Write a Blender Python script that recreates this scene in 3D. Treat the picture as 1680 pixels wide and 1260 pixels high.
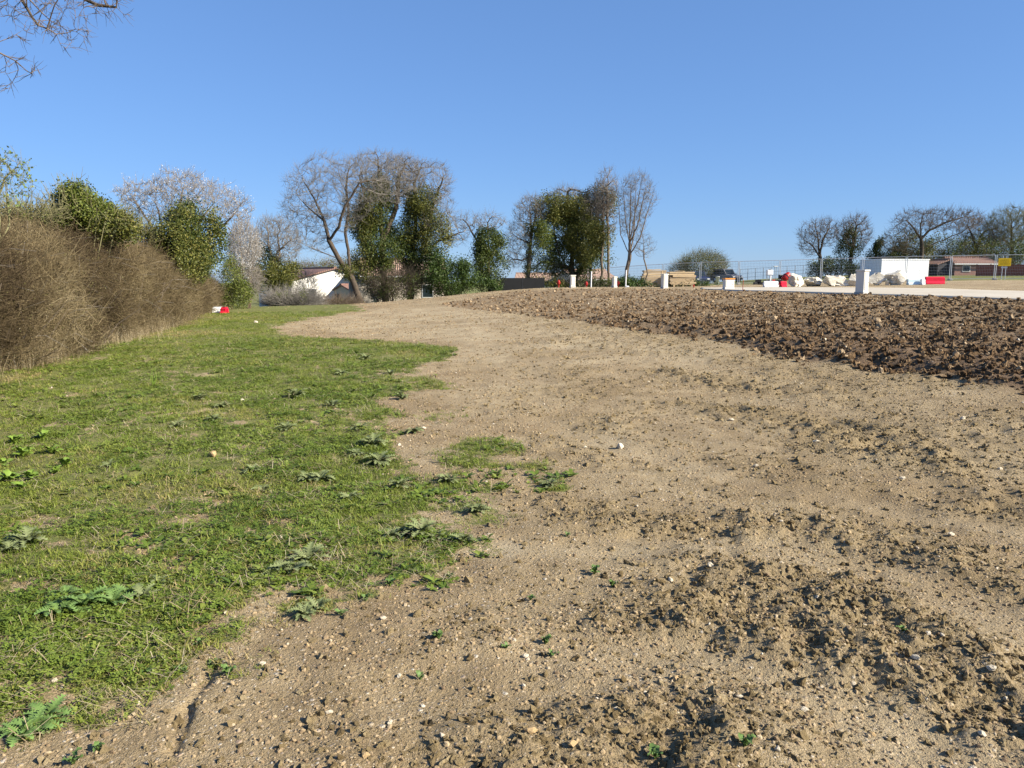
import bpy, bmesh, math, random
import numpy as np
from mathutils import Vector, Matrix

# ------------------------------------------------------------------ clear
for o in list(bpy.data.objects):
    bpy.data.objects.remove(o)
S = bpy.context.scene
C = S.collection
random.seed(7)
RNG = np.random.default_rng(7)
R = math.radians

# ------------------------------------------------------------------ camera
F_PX = 1269.0            # focal length in pixels of the 1680 px wide photograph
PITCH = math.atan(180 / F_PX)
CAM_Z = 1.6
cam_data = bpy.data.cameras.new('camera')
cam_data.sensor_width = 36.0
cam_data.lens = 36.0 * F_PX / 1680
cam_data.clip_start = 0.05
cam_data.clip_end = 9000
cam = bpy.data.objects.new('camera', cam_data)
C.objects.link(cam)
cam.location = (0, 0, CAM_Z)
cam.rotation_euler = (math.pi / 2 - PITCH, 0, 0)
S.camera = cam

# ------------------------------------------------------------------ light
SUN_ELEV = R(32)
SUN_AZ = R(112)          # clockwise from +Y (the view direction)
world = bpy.data.worlds.new('World')
S.world = world
world.use_nodes = True
wn = world.node_tree
bg = wn.nodes['Background']
sky = wn.nodes.new('ShaderNodeTexSky')
sky.sky_type = 'NISHITA'
sky.sun_disc = False
sky.sun_elevation = SUN_ELEV
sky.sun_rotation = SUN_AZ
sky.altitude = 300
sky.air_density = 1.0
sky.dust_density = 0.0
sky.ozone_density = 10.0
sky_gamma = wn.nodes.new('ShaderNodeGamma')          # the phone's flat tone curve for the sky
sky_gamma.inputs[1].default_value = 0.55
sky_tint = wn.nodes.new('ShaderNodeMix'); sky_tint.data_type = 'RGBA'; sky_tint.blend_type = 'MULTIPLY'
sky_tint.inputs[0].default_value = 1.0
sky_tint.inputs[7].default_value = (0.99, 1.26, 1.70, 1)
wn.links.new(sky.outputs[0], sky_gamma.inputs[0]); wn.links.new(sky_gamma.outputs[0], sky_tint.inputs[6])
wn.links.new(sky_tint.outputs[2], bg.inputs[0])
bg.inputs[1].default_value = 0.091
sl = bpy.data.lights.new('sun', 'SUN')
sl.energy = 5.0
sl.angle = R(0.53)
sl.color = (1.0, 0.92, 0.78)
sun = bpy.data.objects.new('sun', sl)
C.objects.link(sun)
to_sun = Vector((math.sin(SUN_AZ) * math.cos(SUN_ELEV), math.cos(SUN_AZ) * math.cos(SUN_ELEV), math.sin(SUN_ELEV)))
sun.rotation_euler = (-to_sun).to_track_quat('-Z', 'Y').to_euler()
sun.location = to_sun * 60
S.view_settings.view_transform = 'Standard'
S.view_settings.look = 'None'
S.view_settings.gamma = 1
S.view_settings.exposure = 1.1
S.view_settings.use_curve_mapping = False
S.render.engine = 'CYCLES'

# ------------------------------------------------------------------ small helpers
def tag(o, label=None, cat=None, group=None, kind=None):
    if label: o['label'] = label
    if cat: o['category'] = cat
    if group: o['group'] = group
    if kind: o['kind'] = kind
    return o

def empty(name, loc, rz=0.0):
    o = bpy.data.objects.new(name, None)
    o.empty_display_size = 0.2
    C.objects.link(o)
    o.location = loc
    o.rotation_euler = (0, 0, rz)
    return o

def link_mesh(name, me, m=None, parent=None, loc=None, rot=None):
    o = bpy.data.objects.new(name, me)
    C.objects.link(o)
    if m is not None and not me.materials:
        me.materials.append(m)
    if parent is not None:
        o.parent = parent
    if loc is not None: o.location = loc
    if rot is not None: o.rotation_euler = rot
    return o

def np_mesh(name, verts, faces, smooth=False, tint=None):
    """verts (n,3); faces (m,k) with the same k for all"""
    me = bpy.data.meshes.new(name)
    verts = np.asarray(verts, dtype=np.float32)
    faces = np.asarray(faces, dtype=np.int32)
    m, k = faces.shape
    me.vertices.add(len(verts))
    me.vertices.foreach_set('co', verts.ravel())
    me.loops.add(m * k)
    me.loops.foreach_set('vertex_index', faces.ravel())
    me.polygons.add(m)
    me.polygons.foreach_set('loop_start', np.arange(0, m * k, k, dtype=np.int32))
    me.polygons.foreach_set('loop_total', np.full(m, k, dtype=np.int32))
    if smooth:
        me.polygons.foreach_set('use_smooth', np.ones(m, dtype=bool))
    if tint is not None:
        a = me.attributes.new('tint', 'FLOAT', 'POINT')
        a.data.foreach_set('value', np.asarray(tint, dtype=np.float32))
    me.update(calc_edges=True)
    me.validate()
    return me

class MB:
    """collects boxes, tubes and prisms into one mesh"""
    def __init__(s): s.v = []; s.f = []
    def add(s, vs, fs):
        b = len(s.v)
        s.v += [tuple(v) for v in vs]
        s.f += [tuple(i + b for i in f) for f in fs]
        return s
    def box(s, c, d, rz=0.0, bev=0.0, rx=0.0, ry=0.0):
        M = Matrix.Translation(c) @ Matrix.Rotation(rz, 4, 'Z') @ Matrix.Rotation(ry, 4, 'Y') @ Matrix.Rotation(rx, 4, 'X')
        hx, hy, hz = d[0] / 2, d[1] / 2, d[2] / 2
        if bev <= 0:
            vs = [M @ Vector((x * hx, y * hy, z * hz)) for x in (-1, 1) for y in (-1, 1) for z in (-1, 1)]
            fs = [(0, 1, 3, 2), (4, 6, 7, 5), (0, 4, 5, 1), (2, 3, 7, 6), (0, 2, 6, 4), (1, 5, 7, 3)]
            return s.add(vs, fs)
        bm = bmesh.new()
        bmesh.ops.create_cube(bm, size=1)
        for v in bm.verts: v.co = Vector((v.co.x * d[0], v.co.y * d[1], v.co.z * d[2]))
        bmesh.ops.bevel(bm, geom=bm.edges[:], offset=bev, segments=2, affect='EDGES', profile=0.6)
        bm.verts.index_update()
        s.add([M @ v.co for v in bm.verts], [[v.index for v in f.verts] for f in bm.faces])
        bm.free()
        return s
    def tube(s, p0, p1, r0, r1=None, n=8, cap=True):
        if r1 is None: r1 = r0
        p0, p1 = Vector(p0), Vector(p1)
        q = (p1 - p0).normalized().to_track_quat('Z', 'Y')
        vs = []
        for p, r in ((p0, r0), (p1, r1)):
            for k in range(n):
                a = 2 * math.pi * k / n
                vs.append(p + q @ Vector((math.cos(a) * r, math.sin(a) * r, 0)))
        fs = [(k, (k + 1) % n, n + (k + 1) % n, n + k) for k in range(n)]
        if cap: fs += [tuple(range(n - 1, -1, -1)), tuple(range(n, 2 * n))]
        return s.add(vs, fs)
    def lathe(s, prof, n=12, M=None):
        M = M or Matrix.Identity(4)
        vs = []
        for r, z in prof:
            for k in range(n):
                a = 2 * math.pi * k / n
                vs.append(M @ Vector((r * math.cos(a), r * math.sin(a), z)))
        fs = []
        for i in range(len(prof) - 1):
            for k in range(n):
                fs.append((i * n + k, i * n + (k + 1) % n, (i + 1) * n + (k + 1) % n, (i + 1) * n + k))
        fs.append(tuple(range(n - 1, -1, -1)))
        fs.append(tuple((len(prof) - 1) * n + k for k in range(n)))
        return s.add(vs, fs)
    def prism(s, outline, axis, t0, t1):
        """extrude a 2D outline (list of (a,b)) along an axis ('x','y','z')"""
        n = len(outline)
        def mk(a, b, t): return {'x': (t, a, b), 'y': (a, t, b), 'z': (a, b, t)}[axis]
        vs = [mk(a, b, t0) for a, b in outline] + [mk(a, b, t1) for a, b in outline]
        fs = [tuple(range(n)), tuple(range(2 * n - 1, n - 1, -1))]
        fs += [(k, n + k, n + (k + 1) % n, (k + 1) % n) for k in range(n)]
        return s.add(vs, fs)
    def build(s, name, m, parent=None, smooth=False):
        me = bpy.data.meshes.new(name)
        me.from_pydata(s.v, [], s.f)
        bm = bmesh.new(); bm.from_mesh(me)
        bmesh.ops.recalc_face_normals(bm, faces=bm.faces[:])
        bm.to_mesh(me); bm.free()
        if smooth:
            for p in me.polygons: p.use_smooth = True
        return link_mesh(name, me, m, parent)

# pixel of the photograph -> direction / point at depth y = d
def ray(px, py):
    c, s_ = math.cos(PITCH), math.sin(PITCH)
    u, v = (px - 840) / F_PX, (630 - py) / F_PX
    return np.array([u, c + v * s_, -s_ + v * c])

def at(px, py, d):
    r = ray(px, py)
    k = d / r[1]
    return np.array([r[0] * k, d, CAM_Z + r[2] * k])

# ------------------------------------------------------------------ noise
_T = np.random.default_rng(99).random((16, 256, 256)).astype(np.float32)
def vnoise(x, y, seed=0):
    t = _T[seed % 16]
    x = np.asarray(x, dtype=np.float64) + 37.13 * seed; y = np.asarray(y, dtype=np.float64) - 11.7 * seed
    xi = np.floor(x).astype(np.int64); yi = np.floor(y).astype(np.int64)
    fx = x - xi; fy = y - yi
    fx = fx * fx * (3 - 2 * fx); fy = fy * fy * (3 - 2 * fy)
    x0, x1, y0, y1 = xi & 255, (xi + 1) & 255, yi & 255, (yi + 1) & 255
    return (t[x0, y0] * (1 - fx) + t[x1, y0] * fx) * (1 - fy) + (t[x0, y1] * (1 - fx) + t[x1, y1] * fx) * fy
def fbm(x, y, f, octv=4, seed=0, gain=0.5):
    s = 0; a = 1; tot = 0
    for k in range(octv):
        s = s + a * (vnoise(x * f, y * f, seed + k) - 0.5); tot += a
        a *= gain; f *= 2.03
    return s / tot          # about -0.5 .. 0.5
def sstep(a, b, x):
    t = np.clip((x - a) / (b - a), 0, 1)
    return t * t * (3 - 2 * t)

# ------------------------------------------------------------------ large form of the land (thin plate spline through surveyed spots)
ctrl = []
for x in (-14, -7, 0, 7):
    for y in (-14, -4, 3):
        ctrl.append((x, y, 0.0))
ctrl += [(-30, -10, 0.1), (20, -8, 0.4), (25, 8, 0.75), (34, 22, 0.9), (60, 30, 1.0), (50, 60, 1.1), (-30, 15, 0.0), (-40, 45, -1.0),
         (-60, 80, -2.6), (90, 90, 1.5), (-90, 50, -2.2), (0, 120, -2.5), (-40, 130, -4.5), (4, 9, 0.02), (-4, 9, 0.0), (-9, 12, 0.0), (90, 20, 1.0)]
for p in ((0, 610, 12.6), (200, 560, 18.3), (400, 562, 18.0), (330, 507, 36), (400, 520, 29), (450, 503, 41), (580, 500, 47), (520, 500, 46),
          (600, 499, 43), (680, 491, 44), (750, 484, 45), (880, 472.5, 46), (1000, 472, 45), (1100, 472.5, 44), (1200, 475, 39), (1413, 483, 29), (1680, 493, 22),
          (840, 590, 14.4), (1680, 645, 9.3), (1300, 590, 13.2), (1100, 545, 18.2), (900, 517, 25), (820, 512, 28), (640, 530, 25.5), (560, 520, 30),
          (1230, 471.5, 53), (1340, 470, 56), (1500, 470, 50), (1680, 477, 36), (1212, 467, 68), (1148, 468, 67), (1345, 464, 66), (1440, 462, 64), (1560, 461, 62), (1650, 460, 60),
          (1230, 459, 110), (1340, 453, 105), (1560, 452, 85), (1690, 451, 80), (940, 474, 62), (1050, 472, 64)):
    q = at(*p); ctrl.append(tuple(q))
ctrl += [(-10, 60, -1.2), (-17, 62, -1.5), (-20, 75, -1.8), (-30, 75, -1.9), (-3, 60, -0.3), (6, 62, 0.3), (0, 75, -0.8), (8, 90, -0.6), (-28, 50, -0.9)]
ctrl = np.array(ctrl)
def _U(r2): return np.where(r2 > 1e-9, 0.5 * r2 * np.log(np.maximum(r2, 1e-9)), 0)
_n = len(ctrl)
_K = _U(((ctrl[:, None, :2] - ctrl[None, :, :2]) ** 2).sum(-1)) + np.eye(_n) * 6.0
_P = np.c_[np.ones(_n), ctrl[:, :2]]
_A = np.zeros((_n + 3, _n + 3)); _A[:_n, :_n] = _K; _A[:_n, _n:] = _P; _A[_n:, :_n] = _P.T
_W = np.linalg.solve(_A, np.r_[ctrl[:, 2], 0, 0, 0])
def h_tps(x, y):
    out = _W[_n] + _W[_n + 1] * x + _W[_n + 2] * y
    for i in range(_n):
        out = out + _W[i] * _U((x - ctrl[i, 0]) ** 2 + (y - ctrl[i, 1]) ** 2)
    return out
def h_base(x, y):
    x = np.asarray(x, dtype=np.float64); y = np.asarray(y, dtype=np.float64)
    r = np.hypot(x, y)
    k = np.minimum(1, 125 / np.maximum(r, 1e-6))
    xx, yy = np.clip(x * k, -95, 95), np.maximum(y * k, -25)
    near = h_tps(xx, yy)
    far = -3.0 - 0.022 * (np.minimum(r, 1600) - 120) - 0.006 * np.maximum(r - 1600, 0) + 6 * fbm(x, y, 0.004, 3, 5)
    w = sstep(115, 220, r)
    return near * (1 - w) + far * w
def ground(px, py):
    lo, hi = 0.3, 160.0
    ds = np.exp(np.linspace(math.log(0.8), math.log(150), 400))
    pts = np.array([at(px, py, d) for d in ds])
    diff = pts[:, 2] - h_base(pts[:, 0], pts[:, 1])
    below = np.nonzero(diff < 0)[0]
    if len(below) == 0: return pts[-1]
    i = max(1, below[0])
    t = diff[i - 1] / (diff[i - 1] - diff[i])
    return pts[i - 1] * (1 - t) + pts[i] * t

# ------------------------------------------------------------------ zones of the ground, outlined in plan
def plan(pix): return np.array([ground(*p)[:2] for p in pix])
grass_poly = np.vstack([plan([(600, 509), (500, 522), (452, 536), (480, 552), (560, 556), (650, 562), (750, 572), (748, 590), (690, 602), (735, 640), (660, 642), (632, 664),
                              (645, 700), (650, 745), (700, 778), (722, 812), (708, 852), (742, 900), (728, 935), (650, 980), (540, 1022), (440, 1005), (390, 1050), (375, 1110), (330, 1125),
                              (240, 1135), (170, 1170), (110, 1195), (20, 1225), (-60, 1290)]),
                        [(-2.6, 1.2), (-5, -4), (-30, -8), (-40, 30), (-34, 58), (-18, 55), (-10.5, 49)]])
patch_list = [plan([(728, 728), (800, 722), (852, 738), (835, 765), (790, 782), (735, 788), (716, 760)]), plan([(825, 764), (890, 758), (893, 772), (828, 775)]),
              plan([(700, 790), (770, 786), (800, 800), (740, 815)]), plan([(700, 688), (735, 676), (740, 690), (705, 702)]),
              plan([(872, 788), (925, 790), (915, 805), (878, 806)]), plan([(755, 830), (802, 834), (798, 850), (760, 846)]), plan([(742, 884), (778, 888), (770, 898), (745, 896)])]
dark_poly = np.vstack([plan([(715, 500), (790, 508), (860, 516), (920, 524), (1000, 536), (1100, 551), (1200, 566), (1300, 592), (1400, 604), (1500, 618), (1600, 634), (1680, 648), (1800, 670)]),
                       [(14, 5), (24, 4), (26, 14)], plan([(1760, 497), (1600, 490), (1413, 484), (1300, 480), (1200, 477), (1100, 475), (980, 473.5), (900, 475), (840, 480), (770, 490)])])
road_near = plan([(1150, 474.5), (1200, 477), (1300, 480), (1413, 484), (1540, 488), (1680, 494), (1830, 503)])
road_far = plan([(1150, 472.8), (1200, 472.2), (1300, 472), (1413, 472.5), (1540, 474), (1680, 478.5), (1830, 485)])
road_poly = np.vstack([road_near, road_far[::-1]])
def sdist(poly, x, y):
    """signed distance to a polygon in plan, positive inside"""
    n = len(poly); best = np.full(x.shape, 1e18); ins = np.zeros(x.shape, dtype=bool)
    for i in range(n):
        ax, ay = poly[i]; bx, by = poly[(i + 1) % n]
        ex, ey = bx - ax, by - ay
        t = np.clip(((x - ax) * ex + (y - ay) * ey) / (ex * ex + ey * ey + 1e-12), 0, 1)
        best = np.minimum(best, (x - ax - t * ex) ** 2 + (y - ay - t * ey) ** 2)
        cond = ((ay > y) != (by > y))
        xs = ax + (y - ay) * ex / (ey if abs(ey) > 1e-12 else 1e-12)
        ins ^= cond & (x < xs)
    return np.where(ins, 1, -1) * np.sqrt(best)
def ldist(line, x, y):
    best = np.full(x.shape, 1e18)
    for i in range(len(line) - 1):
        ax, ay = line[i]; ex, ey = line[i + 1][0] - ax, line[i + 1][1] - ay
        t = np.clip(((x - ax) * ex + (y - ay) * ey) / (ex * ex + ey * ey + 1e-12), 0, 1)
        best = np.minimum(best, (x - ax - t * ex) ** 2 + (y - ay - t * ey) ** 2)
    return np.sqrt(best)
ruts = [plan([(282, 1225), (300, 1180), (308, 1160)]), plan([(312, 1150), (335, 1118), (350, 1085)]), plan([(255, 1030), (275, 995), (285, 960)]),
        plan([(395, 970), (420, 880), (430, 800), (445, 740)]), plan([(60, 1190), (130, 1140), (230, 1060)])]
ridges = [plan([(1140, 665), (1300, 690), (1460, 745), (1680, 810)]), plan([(1090, 610), (1240, 640), (1400, 660)]), plan([(1400, 700), (1540, 760), (1690, 850)]),
          plan([(1240, 880), (1400, 905), (1560, 930), (1690, 985)]), plan([(980, 1010), (1120, 1010), (1270, 985), (1330, 1060)]), plan([(1250, 1080), (1400, 1100), (1530, 1110), (1690, 1200)]),
          plan([(1260, 990), (1290, 1060), (1275, 1110)]), plan([(1330, 970), (1440, 1010), (1600, 1090)]), plan([(900, 820), (1000, 850), (1120, 870)]), plan([(840, 1190), (960, 1150), (1080, 1190)])]

pale_poly = plan([(452, 536), (500, 524), (620, 508), (760, 500), (840, 515), (960, 532), (1100, 553), (1230, 580), (1200, 600), (1080, 590), (980, 600), (900, 640), (800, 640), (745, 600), (700, 565), (560, 552)])
pale_spot = ground(822, 895)
def pale_at(x, y):
    r = np.hypot(x, y)
    a = sstep(-0.6, 1.4, sdist(pale_poly, x, y) + 1.5 * fbm(x, y, 0.6, 4, 7))
    b = sstep(0.24, 0.08, np.hypot(x - pale_spot[0], (y - pale_spot[1]) * 0.75) + 0.1 * fbm(x, y, 5, 3, 2))
    return np.maximum(np.maximum(0.85 * a, b), 0.55 * track_at(x, y) * sstep(-0.3, 0.8, x))
tracks = [plan([(960, 905), (1060, 890), (1300, 905), (1480, 950), (1700, 1020)]), plan([(880, 690), (1020, 735), (1250, 800), (1450, 830), (1700, 880)]), plan([(700, 1130), (900, 1100), (1120, 1075), (1280, 1120), (1420, 1180), (1560, 1260)])]
def track_at(x, y):
    d = np.full(x.shape, 1e9)
    for l in tracks: d = np.minimum(d, ldist(l, x, y))
    return sstep(0.30, 0.08, d + 0.32 * fbm(x, y, 1.5, 4, 5))
def zones(x, y):
    r = np.hypot(x, y)
    sg = sdist(grass_poly, x, y)
    for p in patch_list: sg = np.maximum(sg, sdist(p, x, y) + 0.02)
    nz = fbm(x, y, 1.3, 4, 1)
    g = sstep(-0.24, 0.30, sg + nz * (0.32 + 0.03 * r) + 0.5 * fbm(x, y, 6, 4, 5, 0.65))
    # worn, thin places in the sward
    worn = sstep(0.0, 0.22, 0.5 * fbm(x, y, 0.9, 4, 6) + 0.85 * fbm(x, y, 4.5, 4, 3, 0.65) + 0.05 * sstep(7, 3, r)) * sstep(34, 8, r)
    g = g * (1 - 0.75 * worn)
    sd = sdist(dark_poly, x, y)
    dk = sstep(-0.12, 0.25, sd + fbm(x, y, 1.1, 4, 2) * (0.5 + 0.02 * r))
    rd = sstep(0.0, 0.3, sdist(road_poly, x, y) + 0.35 * fbm(x, y, 0.8, 3, 4))
    dk = dk * (1 - rd)
    # meadow and rough grass beyond the site and behind the crest
    g = np.maximum(g, sstep(0, 6, r - np.where(x > 4, 69, 52) + 8 * fbm(x, y, 0.2, 3, 3)) * (1 - rd))
    rr = np.full(x.shape, 1e9)
    for l in ridges: rr = np.minimum(rr, ldist(l, x, y))
    rough = sstep(0.75, 0.05, rr + 1.3 * fbm(x, y, 0.8, 4, 8)) * 0.95
    rough = np.maximum(rough, sstep(-0.06, 0.16, fbm(x, y, 0.9, 4, 9, 0.6) + 0.03 * np.clip(x, -3, 3)) * 0.5)
    rough = rough * (1 - g) * (1 - rd) * sstep(32, 16, r) * (0.35 + 0.65 * sstep(-0.8, 1.2, x + 0.2 * fbm(x, y, 1, 2, 4)))
    rough = rough * (1 - 0.7 * track_at(x, y))
    return g, dk, rd, rough, sd

def h_full(x, y, z=None):
    x = np.asarray(x, dtype=np.float64); y = np.asarray(y, dtype=np.float64)
    g, dk, rd, rough, sd = z if z is not None else zones(x, y)
    r = np.hypot(x, y)
    near = sstep(75, 30, r)
    h = h_base(x, y)
    h = h + dk * near * (0.16 * sstep(-0.1, 0.9, sd) * sstep(30, 14, r))
    soil = (1 - rd)
    h = h + soil * near * (0.05 * fbm(x, y, 0.6, 3, 3) + 0.05 * (1 - g) * fbm(x, y, 1.7, 3, 6))
    h = h + soil * near * (0.012 + 0.02 * g) * fbm(x, y, 5, 4, 4) * 2
    rid = 1 - np.abs(fbm(x, y, 2.3, 4, 7)) * 4
    h = h + rough * near * (0.055 * np.clip(rid, -0.5, 1) + 0.14 * fbm(x, y, 6, 4, 10, 0.62))
    h = h - 0.015 * track_at(x, y) * near
    h = h + dk * near * (0.14 * fbm(x, y, 1.7, 4, 11) + 0.11 * fbm(x, y, 7, 4, 12, 0.65) * sstep(45, 10, r))
    for l in ruts:
        d = np.abs(ldist(l, x, y) + 0.05 * fbm(x, y, 7, 3, 2))
        h = h - 0.02 * np.exp(-(d / 0.025) ** 2) * (0.4 + 1.2 * vnoise(x * 9, y * 9, 3))
    h = h - 0.03 * rd
    return h
def zat(x, y): return float(h_full(np.array([x]), np.array([y]))[0])
def zb(x, y): return float(h_base(np.array([x]), np.array([y]))[0])

# ------------------------------------------------------------------ materials
class NT:
    def __init__(s, name):
        s.m = bpy.data.materials.new(name); s.m.use_nodes = True
        s.t = s.m.node_tree; s.b = s.t.nodes['Principled BSDF']
        s.b.inputs['Specular IOR Level'].default_value = 0.25
    def n(s, kind, **kw):
        nd = s.t.nodes.new('ShaderNode' + kind)
        for k, v in kw.items(): setattr(nd, k, v)
        return nd
    def l(s, a, b): s.t.links.new(a, b)
    def coord(s, obj=True):
        c = s.n('TexCoord'); return c.outputs['Object' if obj else 'Generated']
    def noise(s, scale, detail=4, rough=0.55, vec=None, dist=0.0):
        t = s.n('TexNoise'); t.inputs['Scale'].default_value = scale; t.inputs['Detail'].default_value = detail
        t.inputs['Roughness'].default_value = rough; t.inputs['Distortion'].default_value = dist
        if vec is not None: s.l(vec, t.inputs['Vector'])
        return t.outputs['Fac']
    def voro(s, scale, vec=None, feature='F1'):
        t = s.n('TexVoronoi'); t.feature = feature; t.inputs['Scale'].default_value = scale
        if vec is not None: s.l(vec, t.inputs['Vector'])
        return t
    def ramp(s, fac, stops, const=False):
        r = s.n('ValToRGB'); e = r.color_ramp.elements
        if const: r.color_ramp.interpolation = 'CONSTANT'
        while len(e) < len(stops): e.new(0.5)
        for k, (p, c) in enumerate(stops):
            e[k].position = p; e[k].color = (*c, 1) if len(c) == 3 else c
        s.l(fac, r.inputs[0]); return r.outputs[0]
    def mix(s, fac, a, b, blend='MIX'):
        m = s.n('Mix'); m.data_type = 'RGBA'; m.blend_type = blend
        for inp, v in ((m.inputs[0], fac), (m.inputs[6], a), (m.inputs[7], b)):
            if isinstance(v, (int, float)): inp.default_value = v
            elif isinstance(v, tuple): inp.default_value = (*v, 1)
            else: s.l(v, inp)
        return m.outputs[2]
    def math(s, op, a, b=None, clamp=False):
        m = s.n('Math'); m.operation = op; m.use_clamp = clamp
        for inp, v in ((m.inputs[0], a), (m.inputs[1], b)):
            if v is None: continue
            if isinstance(v, (int, float)): inp.default_value = v
            else: s.l(v, inp)
        return m.outputs[0]
    def bump(s, h, strength=0.5, dist=0.02, prev=None):
        b = s.n('Bump'); b.inputs['Strength'].default_value = strength; b.inputs['Distance'].default_value = dist
        s.l(h, b.inputs['Height'])
        if prev is not None: s.l(prev, b.inputs['Normal'])
        return b.outputs[0]
    def done(s, col, rough=0.8, normal=None):
        if isinstance(col, tuple): s.b.inputs['Base Color'].default_value = (*col, 1)
        else: s.l(col, s.b.inputs['Base Color'])
        if isinstance(rough, (int, float)): s.b.inputs['Roughness'].default_value = rough
        else: s.l(rough, s.b.inputs['Roughness'])
        if normal is not None: s.l(normal, s.b.inputs['Normal'])
        return s.m

def mat_plain(name, c, rough=0.7, var=0.12, scale=3.0, bump=0.0, bscale=40, metallic=0.0):
    t = NT(name); v = t.coord()
    n1 = t.noise(scale, 5, 0.6, v)
    c0 = tuple(max(0, x * (1 - var)) for x in c); c1 = tuple(min(1, x * (1 + var)) for x in c)
    col = t.ramp(n1, [(0.3, c0), (0.7, c1)])
    nm = t.bump(t.noise(bscale, 4, 0.6, v), bump, 0.01) if bump else None
    t.b.inputs['Metallic'].default_value = metallic
    return t.done(col, rough, nm)

def mat_leaf(name, stops, rough=0.5, trans=0.25, attr_type='GEOMETRY', spec=0.3, bump=0.0):
    t = NT(name)
    a = t.n('Attribute'); a.attribute_name = 'tint'; a.attribute_type = attr_type
    col = t.ramp(a.outputs['Fac'], stops)
    t.b.inputs['Specular IOR Level'].default_value = spec
    nm = None
    if bump:
        v = t.coord(); nz = t.noise(3.5, 5, 0.7, v)
        col = t.mix(t.ramp(nz, [(0.35, (0.55, 0.55, 0.55)), (0.6, (0, 0, 0))]), col, t.mix(1.0, col, (0.6, 0.57, 0.53), 'MULTIPLY'))
        nm = t.bump(nz, bump, 0.022)
    t.done(col, rough, nm)
    if trans > 0:
        tr = t.n('BsdfTranslucent'); t.l(col, tr.inputs[0])
        mx = t.n('MixShader'); mx.inputs[0].default_value = trans
        t.l(t.b.outputs[0], mx.inputs[1]); t.l(tr.outputs[0], mx.inputs[2])
        out = [n for n in t.t.nodes if n.type == 'OUTPUT_MATERIAL'][0]
        t.l(mx.outputs[0], out.inputs[0])
    return t.m

def mat_ground():
    t = NT('ground_soil_and_turf'); v = t.coord()
    a = t.n('Attribute'); a.attribute_name = 'zone'
    sep = t.n('SeparateColor'); t.l(a.outputs['Color'], sep.inputs[0])
    g, dk, rough = sep.outputs[0], sep.outputs[1], sep.outputs[2]
    big = t.noise(0.35, 4, 0.6, v); mid = t.noise(3.0, 5, 0.65, v); fine = t.noise(45, 4, 0.7, v); grit = t.noise(170, 3, 0.6, v)
    soil = t.ramp(mid, [(0.25, (0.238, 0.172, 0.092)), (0.5, (0.350, 0.266, 0.150)), (0.75, (0.445, 0.350, 0.212))])
    soil = t.mix(t.ramp(big, [(0.35, (0, 0, 0)), (0.65, (1, 1, 1))]), soil, t.mix(0.5, soil, (0.40, 0.322, 0.19)))
    soil = t.mix(t.ramp(grit, [(0.40, (0.8, 0.8, 0.8)), (0.55, (0, 0, 0))]), soil, t.mix(1.0, soil, (0.62, 0.58, 0.55), 'MULTIPLY'))
    # pale grit: small stones pressed into the crust
    for sc, th, am in ((38, 0.24, 0.8), (90, 0.27, 0.75), (16, 0.17, 0.8)):
        vo = t.voro(sc, v)
        m = t.math('LESS_THAN', vo.outputs['Distance'], th)
        sepc = t.n('SeparateColor'); t.l(vo.outputs['Color'], sepc.inputs[0])
        pick = t.math('GREATER_THAN', sepc.outputs[0], 0.45)
        m = t.math('MULTIPLY', t.math('MULTIPLY', m, pick), am)
        pc = t.ramp(sepc.outputs[1], [(0.0, (0.56, 0.49, 0.38)), (0.45, (0.50, 0.37, 0.21)), (0.7, (0.42, 0.31, 0.23)), (0.9, (0.66, 0.60, 0.50))])
        soil = t.mix(m, soil, pc)
    soil = t.mix(t.math('MULTIPLY', a.outputs['Alpha'], 0.7), soil, t.mix(0.6, soil, (0.50, 0.415, 0.275)))
    damp = t.noise(0.55, 5, 0.6, v, 0.8)
    soil = t.mix(t.ramp(damp, [(0.42, (0, 0, 0)), (0.66, (0.85, 0.85, 0.85))]), soil, t.mix(1.0, soil, (0.66, 0.61, 0.55), 'MULTIPLY'))
    darks = t.ramp(fine, [(0.3, (0.085, 0.053, 0.030)), (0.55, (0.155, 0.100, 0.058)), (0.8, (0.26, 0.180, 0.108))])
    roughs = t.ramp(fine, [(0.3, (0.165, 0.118, 0.062)), (0.55, (0.25, 0.188, 0.10)), (0.8, (0.335, 0.26, 0.15))])
    soil = t.mix(t.math('MULTIPLY', rough, 0.75), soil, roughs)
    soil = t.mix(dk, soil, darks)
    turf = t.ramp(t.noise(9, 5, 0.7, v), [(0.28, (0.095, 0.118, 0.022)), (0.44, (0.145, 0.162, 0.032)), (0.56, (0.200, 0.185, 0.055)), (0.70, (0.27, 0.20, 0.11))])
    turf = t.mix(t.ramp(fine, [(0.42, (0.7, 0.7, 0.7)), (0.6, (0, 0, 0))]), turf, (0.075, 0.095, 0.026))
    turf = t.mix(t.ramp(big, [(0.4, (0, 0, 0)), (0.62, (0.45, 0.45, 0.45))]), turf, (0.20, 0.20, 0.07))
    gm = t.math('ADD', g, t.math('MULTIPLY', t.math('SUBTRACT', t.noise(22, 4, 0.7, v), 0.5), 1.3))
    gm = t.ramp(gm, [(0.36, (0, 0, 0)), (0.56, (1, 1, 1))])
    col = t.mix(gm, soil, turf)
    vo1 = t.voro(38, v); vo2 = t.voro(16, v)
    h = t.math('ADD', t.math('MULTIPLY', fine, 0.6), t.math('MULTIPLY', grit, 0.25))
    h = t.math('ADD', h, t.math('MULTIPLY', t.math('SUBTRACT', 0.3, vo1.outputs['Distance'], True), 0.8))
    h = t.math('ADD', h, t.math('MULTIPLY', t.math('SUBTRACT', 0.22, vo2.outputs['Distance'], True), 1.6))
    nm = t.bump(h, 1.0, 0.035)
    return t.done(col, 0.95, nm)

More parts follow.
